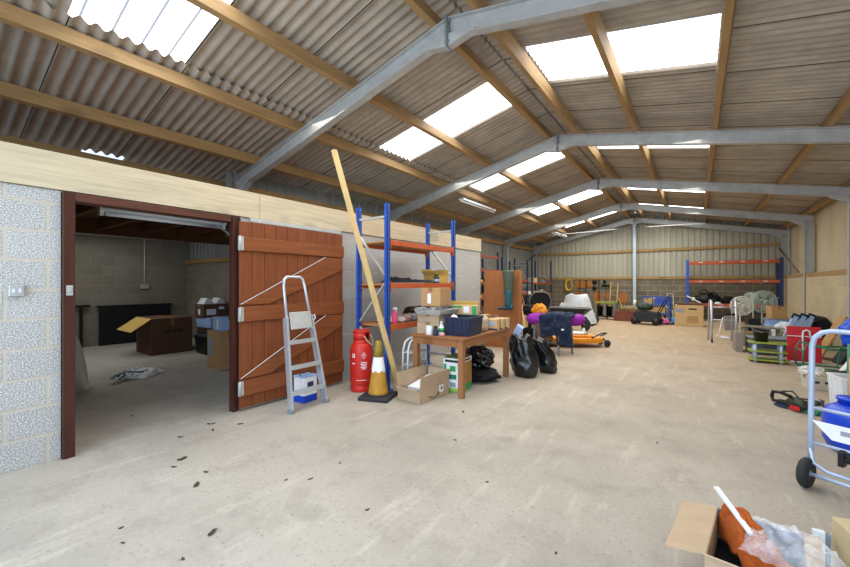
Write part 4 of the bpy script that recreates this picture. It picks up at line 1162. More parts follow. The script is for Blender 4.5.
# wheelbarrow
t = thing('wheelbarrow', 'large black wheelbarrow with front pneumatic wheel beside the covered machine', 'wheelbarrow', (-3.12, 11.72, 0), R(8))
t.scale = (.66, .66, .9)
m = MB(); LX, LY = .78, .36
rim_ = [(-.78, -.36), (.82, -.34), (.98, 0), (.82, .34), (-.78, .36)]; bot_ = [(-.45, -.22), (.35, -.22), (.45, 0), (.35, .22), (-.45, .22)]
V = [(x, y, .74 if x < .9 else .72) for x, y in rim_] + [(x, y, .38) for x, y in bot_]
m._add(V, [(i, (i + 1) % 5, 5 + (i + 1) % 5, 5 + i) for i in range(5)] + [(5, 6, 7, 8, 9)]); part(m, 'tray', BLACKP, t, solid=.012)
m = MB(); m.tube([(x, y, .745 if x < .9 else .725) for x, y in rim_], .018, 8, True); part(m, 'tray_rim', GALV_D, t)
for s_ in (-1, 1):
    m = MB(); m.tube([(.72, s_ * .09, .2), (.3, s_ * .2, .36), (-.5, s_ * .28, .4), (-1.2, s_ * .3, .62)], .02); part(m, 'handle_bar', GALV_D, t)
    m = MB(); m.tube([(-.35, s_ * .24, .38), (-.45, s_ * .26, .01), (-.6, s_ * .26, .01)], .018); part(m, 'leg', GALV_D, t)
m = MB(); m.lathe([(.1, -.045), (.17, -.05), (.2, -.025), (.205, 0), (.2, .025), (.17, .05), (.1, .045)], (.72, 0, .205), 28, 'y'); w_ = part(m, 'wheel', DARK, t)
m = MB(); m.lathe([(0, -.04), (.1, -.04), (.11, 0), (.1, .04), (0, .04)], (.72, 0, .205), 20, 'y'); part(m, 'wheel_hub', GALV, w_)
# ride-on mower covered
t = thing('covered_machine', 'ride-on machine under a pale grey sheet beside the black wheelbarrow', 'machine', (-3.4, 13.7, 0), R(-15))
t.scale = (.82, .8, .92)
m = MB()
def cov(u, v):
    a = 2 * math.pi * u; k_ = 1 - .45 * v
    x = .75 * math.copysign(abs(math.cos(a)) ** .6, math.cos(a)) * (k_ + .1 * math.sin(a * 5 + 1) * (1 - v)); y = .55 * math.copysign(abs(math.sin(a)) ** .6, math.sin(a)) * (k_ + .08 * math.sin(a * 7) * (1 - v))
    z = .12 + .98 * v ** .8 + .12 * noise.noise(Vector((x * 2, y * 2, v * 2))) - (.28 * max(0, -x) if v > .6 else 0)
    return (x, y, z)
m.sheet(cov, 48, 14); m.sheet(lambda u, v: tuple(Vector(cov(u, 1)) * (1 - v) + Vector((-.05, 0, 1.08)) * v), 48, 5); bmesh.ops.remove_doubles(m.bm, verts=m.bm.verts, dist=.001); part(m, 'cover_sheet', COVERM, t)
for x, y in ((-.6, -.4), (-.6, .4), (.6, -.45), (.6, .45)):
    m = MB(); m.lathe([(0, -.06), (.15, -.06), (.17, 0), (.15, .06), (0, .06)], (x, y, .17), 20, 'y'); part(m, 'wheel', DARK, t)
m = MB(); m.tube([(.72, -.5, .1), (.85, -.5, .05), (.95, -.4, .03)], .03); m.bb(-.6, .6, -.35, .35, .15, .3); part(m, 'chassis', BLACKM, t)
# black round-backed chair
t = thing('office_chair', 'black round-backed chair behind the purple bag and wheelbarrow', 'chair', (-4.3, 12.45, 0), R(-60))
m = MB(); m.lathe([(.02, 0), (.3, .0), (.33, .03), (.3, .07), (.02, .07)], (0, 0, .5), 28); part(m, 'seat', BLACKC, t)
m = MB()
m.sheet(lambda u, v: (.26 - .1 * math.cos((u - .5) * 2.2) + .16, .36 * math.sin((u - .5) * 2.2) * math.sin(math.pi * (.15 + .7 * v)) ** .5, .55 + .55 * v), 16, 12); part(m, 'backrest', BLACKC, t, solid=.05)
m = MB(); m.tube([(.36 + .02 * math.cos(a), .34 * math.sin(a), .82 + .33 * math.cos(a)) for a in [i * 2 * math.pi / 20 for i in range(20)]], .018, 8, True); part(m, 'back_hoop', GALV_D, t)
m = MB(); m.cyl((0, 0, .1), .03, .4); part(m, 'pillar', BLACKM, t)
for i in range(5):
    a = i * 2 * math.pi / 5; m = MB(); m.bar((0, 0, .12), (.28 * math.cos(a), .28 * math.sin(a), .07), .04); m.lathe([(0, -.02), (.03, -.02), (.03, .02), (0, .02)], (.28 * math.cos(a), .28 * math.sin(a), .031), 12, 'y'); part(m, 'leg', BLACKM, t)
# wicker/tan side table left of the chair
t = thing('tan_side_table', 'small tan table with rounded top left of the black chair by the racks', 'table', (-4.9, 11.15, 0), R(10))
m = MB(); m.bb(-.3, .3, -.25, .25, .98, 1.02); part(m, 'table_top', CARD2, t, bevel=.015)
for sx in (-.26, .26):
    for sy in (-.2, .2):
        m = MB(); m.tube([(sx, sy, 0), (sx, sy, .99)], .018); part(m, 'leg', TABL, t)
# ================================================================== BACK WALL
# tool boards and tools
for i, (px0, px1, py0, py1, lb) in enumerate(((575, 586, 281, 288, 'orange-brown tool board high on the back wall under the yellow hose'), (574, 583, 292, 305, 'orange-brown board low on the back wall behind the pale grey cover'),
                                              (587, 593, 281, 287, 'narrow orange-brown board high on the back wall with black tool discs'), (594, 602, 292, 305, 'orange-brown board low on the back wall left of the brooms'),
                                              (605, 609, 293, 299, 'smallest orange-brown board low on the back wall behind the brooms'), (620, 627, 293, 303, 'orange-brown board low on the back wall right of the brooms'))):
    a, b = ONY(px0, py0, YB - .03), ONY(px1, py1, YB - .03)
    m = MB(); m.bb(a.x, b.x, YB - .03, YB - .003, b.z, a.z); m.bb(a.x + .05, a.x + .07, YB - .036, YB - .03, b.z + .05, a.z - .05)
    solo(m, 'tool_board', PEGB, lb, 'board', 'tool boards on the back wall')
for i, (px, py, r_, lb) in enumerate(((594.5, 282, .1, 'upper black tool disc hanging high on the back wall'), (594.5, 288, .1, 'lower black tool disc hanging under another disc on the back wall'), (604.5, 281.5, .07, 'small black tool disc hanging above the bracket on the back wall'))):
    p = ONY(px, py, YB - .06); m = MB(); m.lathe([(0, -.02), (r_ * .9, -.02), (r_, 0), (r_ * .9, .02), (0, .02)], p, 22, 'y'); m.lathe([(0, -.03), (r_ * .4, -.03), (r_ * .4, -.02)], p, 14, 'y'); solo(m, 'tool_disc', BLACKM, lb, 'tool', 'black discs hung on the back wall')
p = ONY(605.5, 285, YB - .08); m = MB(); m.bb(p.x - .17, p.x + .17, p.y - .07, p.y + .07, p.z - .02, p.z + .02); m.bb(p.x - .03, p.x + .03, p.y, p.y + .07, p.z - .1, p.z); solo(m, 'wall_bracket', BLACKM, 'black wall bracket on the back wall above the brooms', 'bracket')
for i, (px, lb) in enumerate(((580, 'long black-handled tool hanging over the tool board next to the yellow hose'), (586, 'black-handled tool hanging between the two high tool boards'), (599, 'thin black tool hanging left of the brooms on the back wall'))):
    a, b = ONY(px, 280, YB - .07), ONY(px, 303, YB - .07); m = MB(); m.tube([a, b], .018); m.box(b, (.1, .04, .14)); solo(m, 'hanging_tool', BLACKM, lb, 'tool', 'hand tools hung on the back wall')
t = thing('hose_coil', 'yellow hose coil hanging on the back wall', 'hose', ONY(569, 285, YB - .1))
for k_ in range(3):
    m = MB(); r_ = .17 + .02 * k_; m.tube([(r_ * .75 * math.sin(a), -.03 * k_, r_ * 1.3 * math.cos(a)) for a in [j * 2 * math.pi / 24 for j in range(24)]], .022, 8, True); part(m, 'hose_loop', mat('yellow_hose', '#d0a81c', .5, 0, .1, 8), t)
# brooms / rakes leaning on the back wall
for i, (x0, y0, x1, y1, lb) in enumerate(((609, 311, 611, 282, 'leftmost of the pale wooden broom handles leaning on the back wall'), (616, 310, 618, 283, 'middle pale wooden broom handle leaning on the back wall'), (624, 309, 619, 298, 'short pale handle leaning right of the tall broom handles'))):
    b = ONY(x1, y1, YB - .05); a = ONY(x0, y0 + 2, YB - .55); a.z = max(a.z, .45)
    t = thing('broom', lb, 'broom', (a.x, a.y, 0), 0, 'brooms leaning on the back wall')
    m = MB(); m.tube([(0, 0, .06), (b.x - a.x, b.y - a.y, b.z)], .022, 8); part(m, 'handle', TOOLW, t)
    m = MB(); m.box((0, 0, .05), (.2, .06, .05)); part(m, 'head', TABL, t)
    m = MB(); m.box((0, 0, .013), (.19, .05, .026)); part(m, 'bristles', BLACKM, t)
b = ONY(604, 288, YB - .06); m = MB(); m.tube([(b.x - .02, YB - .5, .02), b], .016, 8); m.tube([(b.x - .12, b.y, b.z), (b.x + .12, b.y, b.z)], .016); m.box((b.x - .02, YB - .5, .12), (.2, .03, .24)); solo(m, 'garden_spade', GALV_D, 'grey spade leaning on the back wall left of the brooms', 'spade')
# garden tool stand with legs
t = thing('tool_stand', 'low dark stand holding long handles in front of the brooms at the back wall', 'stand', (FL(606, 319).x, FL(606, 319).y, 0), R(-2))
m = MB(); m.bb(-.38, .38, -.2, .2, .62, .68); part(m, 'stand_top', OLIVEG, t)
for sx in (-.34, 0, .34):
    for sy in (-.17, .17):
        m = MB(); m.bar((sx, sy, 0), (sx, sy, .63), .045); part(m, 'leg', GALV_D, t)
m = MB(); m.bb(-.36, .36, -.2, .2, .09, .14); part(m, 'lower_shelf', BLACKP, t)
for dx, lb in ((-.22, 'left black bin on the low tool stand'), (.12, 'right black bin on the low tool stand')):
    m = MB(); m.lathe([(.1, 0), (.12, .34), (.125, .34), (.125, .36), (.115, .355), (.1, .02), (0, .02)], (t.location.x + dx, t.location.y, .142), 18); solo(m, 'small_bin', BLACKP, lb, 'bin', 'bins on the tool stand')
# red brown crate
cc = FL(627, 321.5); cc.y += .3; 
t = thing('red_brown_chest', 'low red-brown chest on the floor right of the tool stand', 'chest', (cc.x, cc.y, 0), R(-2))
m = MB(); m.bb(-.42, .42, -.22, .22, 0, .33); part(m, 'body', REDBR, t, bevel=.01)
m = MB(); m.bb(-.43, .43, -.23, .23, .33, .37); part(m, 'lid', REDBR, t, bevel=.01)
m = MB(); m.blob((cc.x + .1, cc.y, .45), (.7, .36, .22), .3, 3, 6, 4); solo(m, 'dry_plants', mat('dry_straw', '#8a7a54', .9, 0, .4, 20, .4), 'heap of dry straw-like stuff on the red-brown chest', 'straw')
# dark mower with bag
mc = FL(646, 325); mc.y += .25
t = thing('dark_mower', 'dark green-black walk-behind mower in front of the central gable post', 'mower', (mc.x, mc.y, 0), R(-8))
m = MB(); m.prism([(-.34, .16), (-.38, .4), (-.2, .46), (.36, .42), (.4, .2), (.3, .1), (-.3, .1)], -.24, .24, 'xz'); part(m, 'body', DARK, t, bevel=.03)
m = MB(); m.blob((-.05, 0, .6), (.5, .4, .3), .12, 2, 3, 4); part(m, 'engine_cover', mat('dark_green_paint', '#26382a', .5, 0, .15, 8), t)
for x, y in ((-.32, -.26), (-.32, .26), (.32, -.26), (.32, .26)):
    m = MB(); m.lathe([(0, -.035), (.1, -.035), (.12, 0), (.1, .035), (0, .035)], (x, y, .12), 20, 'y'); part(m, 'wheel', BLACKP, t)
for s_ in (-.2, .2):
    m = MB(); m.tube([(.3, s_, .3), (.55, s_, .8), (.62, s_, .95)], .016); part(m, 'handle_bar', BLACKM, t)
m = MB(); m.tube([(.62, -.2, .95), (.62, .2, .95)], .016); part(m, 'grip', BLACKM, t)
m = MB(); m.lathe([(0, -.02), (.11, -.02), (.11, .02), (0, .02)], (-.36, 0, .72), 20, 'x'); part(m, 'headlight', PAPER, t)
# blue trolley
bc = FL(659, 322); bc.y += .3
t = thing('blue_trolley', 'blue tubular trolley frame behind the dark mower by the back wall', 'trolley', (bc.x - .1, bc.y, 0), R(-4))
for sx in (-.42, .42):
    for sy in (-.24, .24):
        m = MB(); m.bar((sx, sy, .08), (sx, sy, .92), .04); part(m, 'post', BLUEU, t)
        m = MB(); m.lathe([(0, -.02), (.05, -.02), (.05, .02), (0, .02)], (sx, sy, .05), 14, 'y'); part(m, 'wheel', DARK, t)
for z in (.3, .62, .9):
    for sy in (-.24, .24):
        m = MB(); m.bar((-.42, sy, z), (.42, sy, z), .035); part(m, 'side_rail', BLUEU, t)
for z in (.31, .63):
    m = MB(); m.bb(-.4, .4, -.22, .22, z, z + .015); part(m, 'deck', GALV_D, t)
carton('blue_storage_box', 'blue storage box on the upper deck of the blue trolley', (bc.x + .08, bc.y, .647), (.44, .38, .2), R(-4), mat('violet_blue_plastic', '#3a54b8', .45, 0, .08, 6), tape=False)
carton('pale_carton', 'pale yellow carton on the upper trolley deck beside the blue box', (bc.x - .37, bc.y, .647), (.3, .34, .2), R(-4), CARD2)
carton('low_pale_carton', 'pale carton on the lower deck of the blue trolley', (bc.x - .06, bc.y, .327), (.5, .34, .22), R(-4), CARD2)
# pink and blue small items
pc = FL(664, 324.5)
m = MB(); m.blob((pc.x + .02, pc.y, .09), (.28, .24, .22), .2, 2, 3, 4); solo(m, 'pink_bundle', mat('pink_cloth', '#c862a0', .7, 0, .12, 9), 'small pink bundle on the floor right of the blue trolley', 'bundle')
m = MB(); m.lathe([(.1, 0), (.13, .03), (.13, .19), (.1, .22), (0, .22)], (pc.x + .32, pc.y + .4, .0), 20); solo(m, 'blue_pot', mat('sky_blue_plastic', '#3f8fd0', .45, 0, .08, 6), 'small bright blue drum right behind the pink bundle', 'drum')
m = MB(); q = FL(680, 325.2); m.tube([(pc.x + .05, pc.y - .1, .035), (pc.x + .3, pc.y - .05, .05), (q.x - .1, q.y, .035), (q.x + .12, q.y + .02, .03)], [.02, .035, .035, .02]); m.box((q.x, q.y, .03), (.16, .1, .05)); solo(m, 'garden_tool', BLACKM, 'black long-handled tool lying on the floor before the big tan carton', 'tool')
# folded hand truck on the wall
hp = FL(670, 318)
t = thing('folded_hand_truck', 'grey folded hand truck leaning on the back wall left of the big tan carton', 'hand truck', (hp.x, YB - .42, 0), 0)
for s_ in (-.14, .14):
    m = MB(); m.tube([(s_, -.02, .1), (s_ * .7, .28, 1.0)], .018); part(m, 'rail', GALV, t)
    m = MB(); m.lathe([(0, -.03), (.08, -.03), (.09, 0), (.08, .03), (0, .03)], (s_ * 1.2, .02, .092), 16, 'x'); part(m, 'wheel', DARK, t)
for z in (.3, .6, .98):
    m = MB(); m.tube([(-.14, .01 + z * .26, z), (.14, .01 + z * .26, z)], .014); part(m, 'cross_bar', GALV, t)
m = MB(); m.tube([(hp.x - .35, YB - .5, .02), (hp.x - .1, YB - .05, .02), ], .01); m = MB(); m.bar((hp.x - .55, YB - .62, .85), (hp.x + .1, YB - .6, .3), .03, .02); m.bar((hp.x + .1, YB - .6, .3), (hp.x + .12, YB - .6, .01), .03, .02); m.bar((hp.x - .55, YB - .62, .85), (hp.x - .56, YB - .62, .01), .03, .02); solo(m, 'white_strut', WHITEP, 'thin white slanting strut beside the blue trolley', 'strut')
# big tan carton
b0, b1 = FL(675, 325.5), FL(703, 327)
t = carton('big_tan_carton', 'large tan carton with grey print on the floor in front of the right-hand rack', ((b0.x + b1.x) / 2, (b0.y + b1.y) / 2 + .25, 0), (.78, .42, .68), math.atan2(b1.y - b0.y, b1.x - b0.x), CARD2, marks=(('-y', -.25, .5, .22, .12, LABELG), ('-y', .1, .56, .22, .05, DARK), ('-y', .1, .22, .3, .22, CARD)))
carton('flat_carton', 'flat dark carton lying on the big tan carton', ((b0.x + b1.x) / 2 + .02, (b0.y + b1.y) / 2 + .28, .684), (.7, .36, .05), .05, CARDD, tape=False)
# back right rack
rack_back = thing('pallet_rack', 'wide empty-topped pallet rack with orange beams against the back wall on the right', 'rack', (-.28, 17.45, 0))
RL = 2.62; D2 = .75
for y in (0, D2):
    for x in (0, RL):
        m = MB()
        m.bb(x - .045, x + .045, y - .03, y - .024, .012, 2.28); m.bb(x - .045, x - .039, y - .024, y + .03, .012, 2.28); m.bb(x + .039, x + .045, y - .024, y + .03, .012, 2.28); m.bb(x - .07, x + .07, y - .05, y + .05, 0, .012)
        part(m, 'upright', BLUED if y or x else BLUEU, rack_back)
for x in (0, RL):
    for z in (.3, .9, 1.5, 2.1):
        m = MB(); m.bar((x, .03, z), (x, D2 - .03, z), .03, .02); part(m, 'cross_brace', GALV, rack_back)
for k_, z in enumerate((.66, 1.52, 2.22)):
    for y in (0, D2):
        m = MB(); m.bb(.046, RL - .046, y - .025, y + .025, z - .1, z); 
        m.m = 1
        if y == 0:
            for q in range(4): m.bb(.35 + q * .6, .47 + q * .6, y - .0265, y - .025, z - .055, z - .03)
        part(m, 'beam', [ORANGE, PAPER], rack_back, bevel=.003)
m = MB(); m.bb(.05, RL - .05, .03, D2 - .03, .61, .65); part(m, 'shelf_board', CHIP, rack_back)
rnd = random.Random(5)
for i, (dx, w_, h_, nm, ct, lb, mt) in enumerate(((.58, .75, .42, 'strimmer_head', 'machine', 'black bulky machine with cables on the left of the back rack shelf', BLACKP), (1.22, .46, .3, 'black_kit_bag', 'bag', 'black soft bag in the middle of the back rack shelf', BLACKC), (1.7, .42, .26, 'black_kit_bag', 'bag', 'black soft bag second from the right on the back rack shelf', BLACKC), (2.2, .5, .3, 'black_kit_bag', 'bag', 'black soft bag at the right end of the back rack shelf', BLACKC))):
    m = MB(); m.blob((-.28 + dx, 17.8, .657 + h_ * .38), (w_, .4, h_), .28, 2.6, i + 3, 4)
    if i == 0: m.tube([(.2, 17.7, .9), (.05, 17.65, 1.08), (.25, 17.6, 1.16), (.45, 17.7, 1.02)], .025); m.tube([(.35, 17.7, .95), (.5, 17.65, 1.1), (.62, 17.7, .95)], .03)
    solo(m, nm, mt, lb, ct, 'dark goods on the back rack shelf')
m = MB(); m.bar((-.3, 17.38, .93), (.12, 17.38, .675), .09, .04); m.box((-.1, 17.38, .82), (.1, .05, .12)); solo(m, 'white_tube', WHITEP, 'white angled fitting at the left end of the back rack shelf', 'fitting')
m = MB(); m.blob((.62, 17.42, .67), (.2, .12, .1), .3, 2, 5, 3); solo(m, 'white_cloth', PAPER, 'small white cloth at the front of the back rack shelf', 'cloth')

# ================================================================== RIGHT SIDE
# aluminium walking frame with wheels
a, b = FL(710.5, 342.5), FL(735, 344)
t = thing('rollator_frame', 'aluminium walking frame with front castors standing in the open floor', 'walking frame', ((a.x + b.x) / 2, (a.y + b.y) / 2 + .2, 0), math.atan2(b.y - a.y, b.x - a.x))
W_ = (b - a).length / 2
for s_ in (-1, 1):
    m = MB(); m.tube([(s_ * W_, -.2, .06), (s_ * W_, -.18, .98)], .026); part(m, 'front_leg', ALU, t)
    m = MB(); m.tube([(s_ * W_, .3, .0), (s_ * W_ * .98, .2, .9), (s_ * W_, .1, 1.0), (s_ * W_, -.18, .98)], .017); part(m, 'rear_leg', ALU, t)
    m = MB(); m.lathe([(0, -.014), (.045, -.014), (.045, .014), (0, .014)], (s_ * W_, -.22, .046), 16, 'x'); part(m, 'castor', DARK, t)
    m = MB(); m.tube([(s_ * W_, .0, 1.0), (s_ * W_, .14, .99)], .022); part(m, 'grip', DARK, t)
for z in (.54, .68, .84):
    m = MB(); m.tube([(-W_, -.19, z), (W_, -.19, z)], .014); part(m, 'cross_bar', ALU if z != .68 else BLACKM, t)
# pedestal fans


def fan(lab, loc, h, r_, mt, facing, base=.2, group='pedestal fans'):
    t = thing('pedestal_fan', lab, 'fan', loc, facing, group)   # faces -y locally
    m = MB(); m.lathe([(base, 0), (base, .02), (base * .5, .045), (.03, .06), (0, .06)], n=28); part(m, 'base', mt, t)
    m = MB(); m.cyl((0, .04, .05), .02, h - .05, .015, 12); part(m, 'pole', mt, t)
    m = MB(); m.lathe([(0, 0), (.06, 0), (.075, .03), (.07, .12), (.03, .15), (0, .15)], (0, .0, h), 20, 'y'); part(m, 'motor', mt, t)
    m = MB()
    for k_, (rr, y) in enumerate(((r_, -.03), (r_ * .97, -.09), (r_ * .97, .03))): m.tube([(rr * math.cos(q), y, h + rr * math.sin(q)) for q in [j * 2 * math.pi / 32 for j in range(32)]], .009, 6, True)
    for rr in (.25, .45, .65, .83): m.tube([(r_ * rr * math.cos(q), -.09 - .02 * (1 - rr), h + r_ * rr * math.sin(q)) for q in [j * 2 * math.pi / 28 for j in range(28)]], .0055, 4, True)
    for q in [j * 2 * math.pi / 24 for j in range(24)]:
        m.tube([(r_ * .18 * math.cos(q), -.11, h + r_ * .18 * math.sin(q)), (r_ * .97 * math.cos(q + .15), -.09, h + r_ * .97 * math.sin(q + .15)), (r_ * math.cos(q + .15), -.03, h + r_ * math.sin(q + .15))], .005, 4)
    part(m, 'guard', mt, t)
    m = MB(); m.lathe([(0, -.012), (r_ * .2, -.012), (r_ * .2, .012), (0, .012)], (0, -.11, h), 18, 'y'); part(m, 'badge', mt, t)
    for q in range(4):
        m = MB(); a0 = q * math.pi / 2
        m.sheet(lambda u, v: ((.04 + (r_ * .86 - .04) * u) * math.cos(a0 + (v - .5) * 1.1 * (.5 + .5 * u)), -.03 + .03 * (v - .5), h + (.04 + (r_ * .86 - .04) * u) * math.sin(a0 + (v - .5) * 1.1 * (.5 + .5 * u))), 6, 4)
        part(m, 'blade', mt, t)
    return t


fl = FL(741, 337.5)
fan('cream pedestal fan standing closest to the aluminium walking frame', (fl.x, fl.y, 0), .82, .24, FANW, R(24))
f2 = FL(763, 333); fan('large grey-green pedestal fan behind the tan carton, facing the barn', (f2.x, f2.y, 0), .88, .31, FANG, R(28))
f3 = FL(756, 331); fan('smaller grey-green pedestal fan between the cream fan and the large fan', (f3.x - .06, f3.y + .35, 0), .92, .2, FANG, R(-50))
p = FL(726, 338)
m = MB(); m.tube([(p.x - .2, p.y + .1, .02), (p.x + .2, p.y + .15, .02), (p.x + .16, p.y - .2, .02), (p.x - .1, p.y - .2, .02)], .018, 8); m.tube([(p.x - .15, p.y + .1, .02), (p.x - .05, p.y + .3, .5)], .015); solo(m, 'white_stand', WHITEP, 'low white tubular stand foot between the walking frame and the cream fan', 'stand')
carton('grey_sheet_box', 'flat greyish board box leaning behind the walking frame', FL(727, 331) + Vector((.1, .3, 0)), (.3, .12, .42), R(10), mat('mauve_grey_card', '#8b8288', .8, 0, .1, 8), tape=False)
# storage tubs and cartons
def P_on(px, py, z=0): return FL(px, py, z)
c1 = FL(772, 341); 
t = thing('storage_tub', 'grey translucent lidded storage tub beneath the tan carton by the fans', 'tub', (c1.x + .15, c1.y + .3, .0), R(14)); crate(t, .5, .4, .34, STORAGE); m = MB(); m.bb(-.27, .27, -.22, .22, .34, .38); part(m, 'lid', BLUEB, t, bevel=.01)
t = thing('upper_storage_tub', 'pale blue-grey storage tub stacked on the grey one by the fans', 'tub', (c1.x + .15, c1.y + .31, .382), R(12)); crate(t, .46, .36, .12, BLUEB); m = MB(); m.bb(-.25, .25, -.2, .2, .12, .15); part(m, 'lid', STORAGE, t, bevel=.01)
carton('tan_carton', 'tan carton with blue tape on top of the storage tubs by the large fan', (c1.x + .12, c1.y + .33, .535), (.3, .32, .29), R(12), CARD, marks=(('+z', 0, 0, .3, .08, LABELN),))
carton('black_open_box', 'black box on the floor between the cream fan and the storage tubs', FL(752, 340) + Vector((.06, .5, 0)), (.24, .26, .5), R(10), BLACKP, tape=False)
carton('orange_carton', 'low orange-brown carton beside the black box near the fans', FL(749, 344) + Vector((0, .25, 0)), (.42, .3, .26), R(-6), CARD)
m = MB(); q = FL(745, 347) + Vector((.3, .3, 0)); m.box((q.x, q.y, .43), (.74, .3, .03), (0, R(3), R(8))); m.box((q.x - .3, q.y, .2), (.06, .3, .4), (0, 0, R(8))); m.box((q.x + .3, q.y, .19), (.06, .3, .38), (0, 0, R(8))); solo(m, 'plank_bench', mat('weathered_board', '#8d8672', .8, 0, .2, 9), 'low weathered grey plank bench behind the glass shelf stand', 'bench')
# TV stand
a, b = FL(757.5, 363), FL(777, 365)
ang = math.atan2(b.y - a.y, b.x - a.x)
t = thing('glass_shelf_stand', 'low three-tier stand with olive green shelves and pale blue posts', 'stand', ((a.x + b.x) / 2 + .02, (a.y + b.y) / 2 + .2, 0), ang + .08)
W_ = .2
for z in (.05, .2, .35):
    m = MB(); m.prism([(-W_ - .06, -.13), (-W_, -.17), (W_, -.17), (W_ + .06, -.13), (W_ + .06, .16), (-W_ - .06, .16)], z - .012, z + .012, 'xy'); part(m, 'shelf', OLIVEG, t, bevel=.004)
for sx in (-.17, .17):
    for sy in (-.13, .11):
        m = MB(); m.cyl((sx, sy, 0), .025, .362, n=14); part(m, 'post', PALEBL, t)
bk = Vector((t.location.x - .08, t.location.y, .3635))
t2 = thing('black_bucket', 'black tapered bucket standing on the olive green shelf stand', 'bucket', bk)
m = MB(); m.lathe([(.088, 0), (.115, .2), (.122, .205), (.122, .22), (.108, .217), (.083, .012), (0, .012)], n=32); part(m, 'bucket_body', BLACKP, t2)
m = MB(); m.tube([(-.119, 0, .2), (-.08, -.09, .185), (0, -.125, .175), (.08, -.09, .185), (.119, 0, .2)], .006, 6); part(m, 'handle', GALV_D, t2)
g0 = FL(746, 354)
t = thing('blue_tool_case', 'dark blue-grey plastic case on the floor behind the glass shelf stand', 'case', (g0.x + .34, g0.y + .25, 0), R(6)); m = MB(); m.bb(-.3, .3, -.2, .2, 0, .3); part(m, 'body', mat('slate_plastic', '#3b4c5c', .5, 0, .12, 8), t, bevel=.03)
m = MB(); m.bb(-.31, .31, -.21, .21, .3, .34); part(m, 'lid', STORAGE, t, bevel=.02)
m = MB(); m.tube([(-.12, -.2, .25), (-.12, -.24, .23), (.12, -.24, .23), (.12, -.2, .25)], .012, 6); part(m, 'handle', DARK, t)
carton('grey_end_box', 'grey card box left of the blue-grey case near the shelf stand', (g0.x - .1, g0.y + .42, 0), (.12, .4, .4), R(4), mat('grey_card', '#8a8378', .8, 0, .1, 8), tape=False)
# red board
a, b = FL(787, 361), FL(822, 364)
ang = math.atan2(b.y - a.y, b.x - a.x); L = (b - a).length
t = thing('red_folding_table', 'bright red folded table top standing on edge with white tube legs', 'folding table', ((a.x + b.x) / 2, (a.y + b.y) / 2, 0), ang)
m = MB(); m.box((0, .03, .32), (L, .035, .62), (R(-4), 0, 0)); part(m, 'table_top', REDB, t, bevel=.006)
m = MB(); m.box((0, -.001, .46), (L, .006, .012), (R(-4), 0, 0)); part(m, 'brace_bar', WHITEP, t)
m = MB(); m.tube([(-.02, -.04, .014), (-.02, -.01, .48), (-.01, .0, .55), (.03, .0, .575), (.07, .0, .55), (.08, -.01, .42)], .014); part(m, 'folded_leg', WHITEP, t)
m = MB(); m.tube([(-L * .4, -.05, .012), (-L * .2, -.1, .012), (.05, -.09, .012)], .012); part(m, 'foot_bar', WHITEP, t)
# folded blue/grey chairs behind
for i, (px, lb) in enumerate(((795, 'leftmost folded pale blue chair leaning behind the red table'), (803, 'middle folded pale blue chair leaning behind the red table'), (811, 'rightmost folded pale blue chair leaning behind the red table'))):
    q = FL(px - 9, 350); t = thing('folded_chair', lb, 'chair', (q.x + .02, q.y + .05, 0), R(16), 'folded chairs behind the red table')
    for s_ in (-.1, .1):
        m = MB(); m.tube([(s_ * .5 - .1, 0, .016), (s_ * .5 + .2, .12, .7)], .016); part(m, 'frame_tube', PALEBL, t)
    m = MB(); m.bar((.0, .03, .3), (.2, .1, .7), .08, .03, (0, 1, 0)); part(m, 'seat_panel', BLUEB, t)
    m = MB(); m.bar((.17, .1, .64), (.22, .12, .74), .12, .05, (0, 1, 0)); part(m, 'back_pad', NAVYC, t)
q = FL(812, 350)
t = thing('black_car_seat', 'black padded shell leaning beside the folded chairs', 'seat', (q.x + .02, q.y + .25, 0), R(12), rot=(0, R(18), R(12)))
t.scale = (.8, .8, .78)
m = MB(); m.lathe([(.0, -.08), (.2, -.08), (.27, 0), (.24, .06), (0, .09)], (0, .0, .62), 26, 'y'); m.box((0, 0, .3), (.4, .12, .6)); part(m, 'shell', BLACKC, t)
m = MB(); m.tube([(-.2, -.09, .2), (-.22, -.1, .7), (0, -.1, .9), (.22, -.1, .7), (.2, -.09, .2)], .02); part(m, 'piping', DARK, t)
# wooden board leaning
a = FL(818, 352)
m = MB(); m.bar((1.83, 10.0, .02), (2.18, 10.15, .76), .03, .45, (0, 1, 0)); solo(m, 'chipboard_sheet', mat('tan_board', '#b08a52', .7, 0, .2, 9), 'tan chipboard sheet leaning on the right wall beside the folded chairs', 'board')
m = MB(); m.bar((1.98, 9.45, .025), (2.33, 9.55, .76), .04, .5, (0, 1, 0)); m.bar((1.98, 9.2, .04), (2.33, 9.3, .78), .07, .05, (0, 1, 0)); solo(m, 'black_board', DARK, 'large dark board leaning on the right wall nearest the blue tarpaulin', 'board')
carton('low_brown_carton', 'brown carton on the floor against the right wall behind the tan board', (2.16, 12.6, 0), (.46, .9, .55), R(4), CARD)
m = MB(); m.bb(1.98, 2.38, 12.3, 13.0, .556, .63); solo(m, 'dark_tray', BLACKP, 'dark flat tray on the brown carton against the right wall', 'tray', bevel=.01)
m = MB(); m.blob((1.66, 12.0, .22), (.46, .46, .56), .2, 2.2, 8, 4); solo(m, 'white_sack', COVERM, 'pale grey sack on the floor between the tan carton and the folded chairs', 'sack')
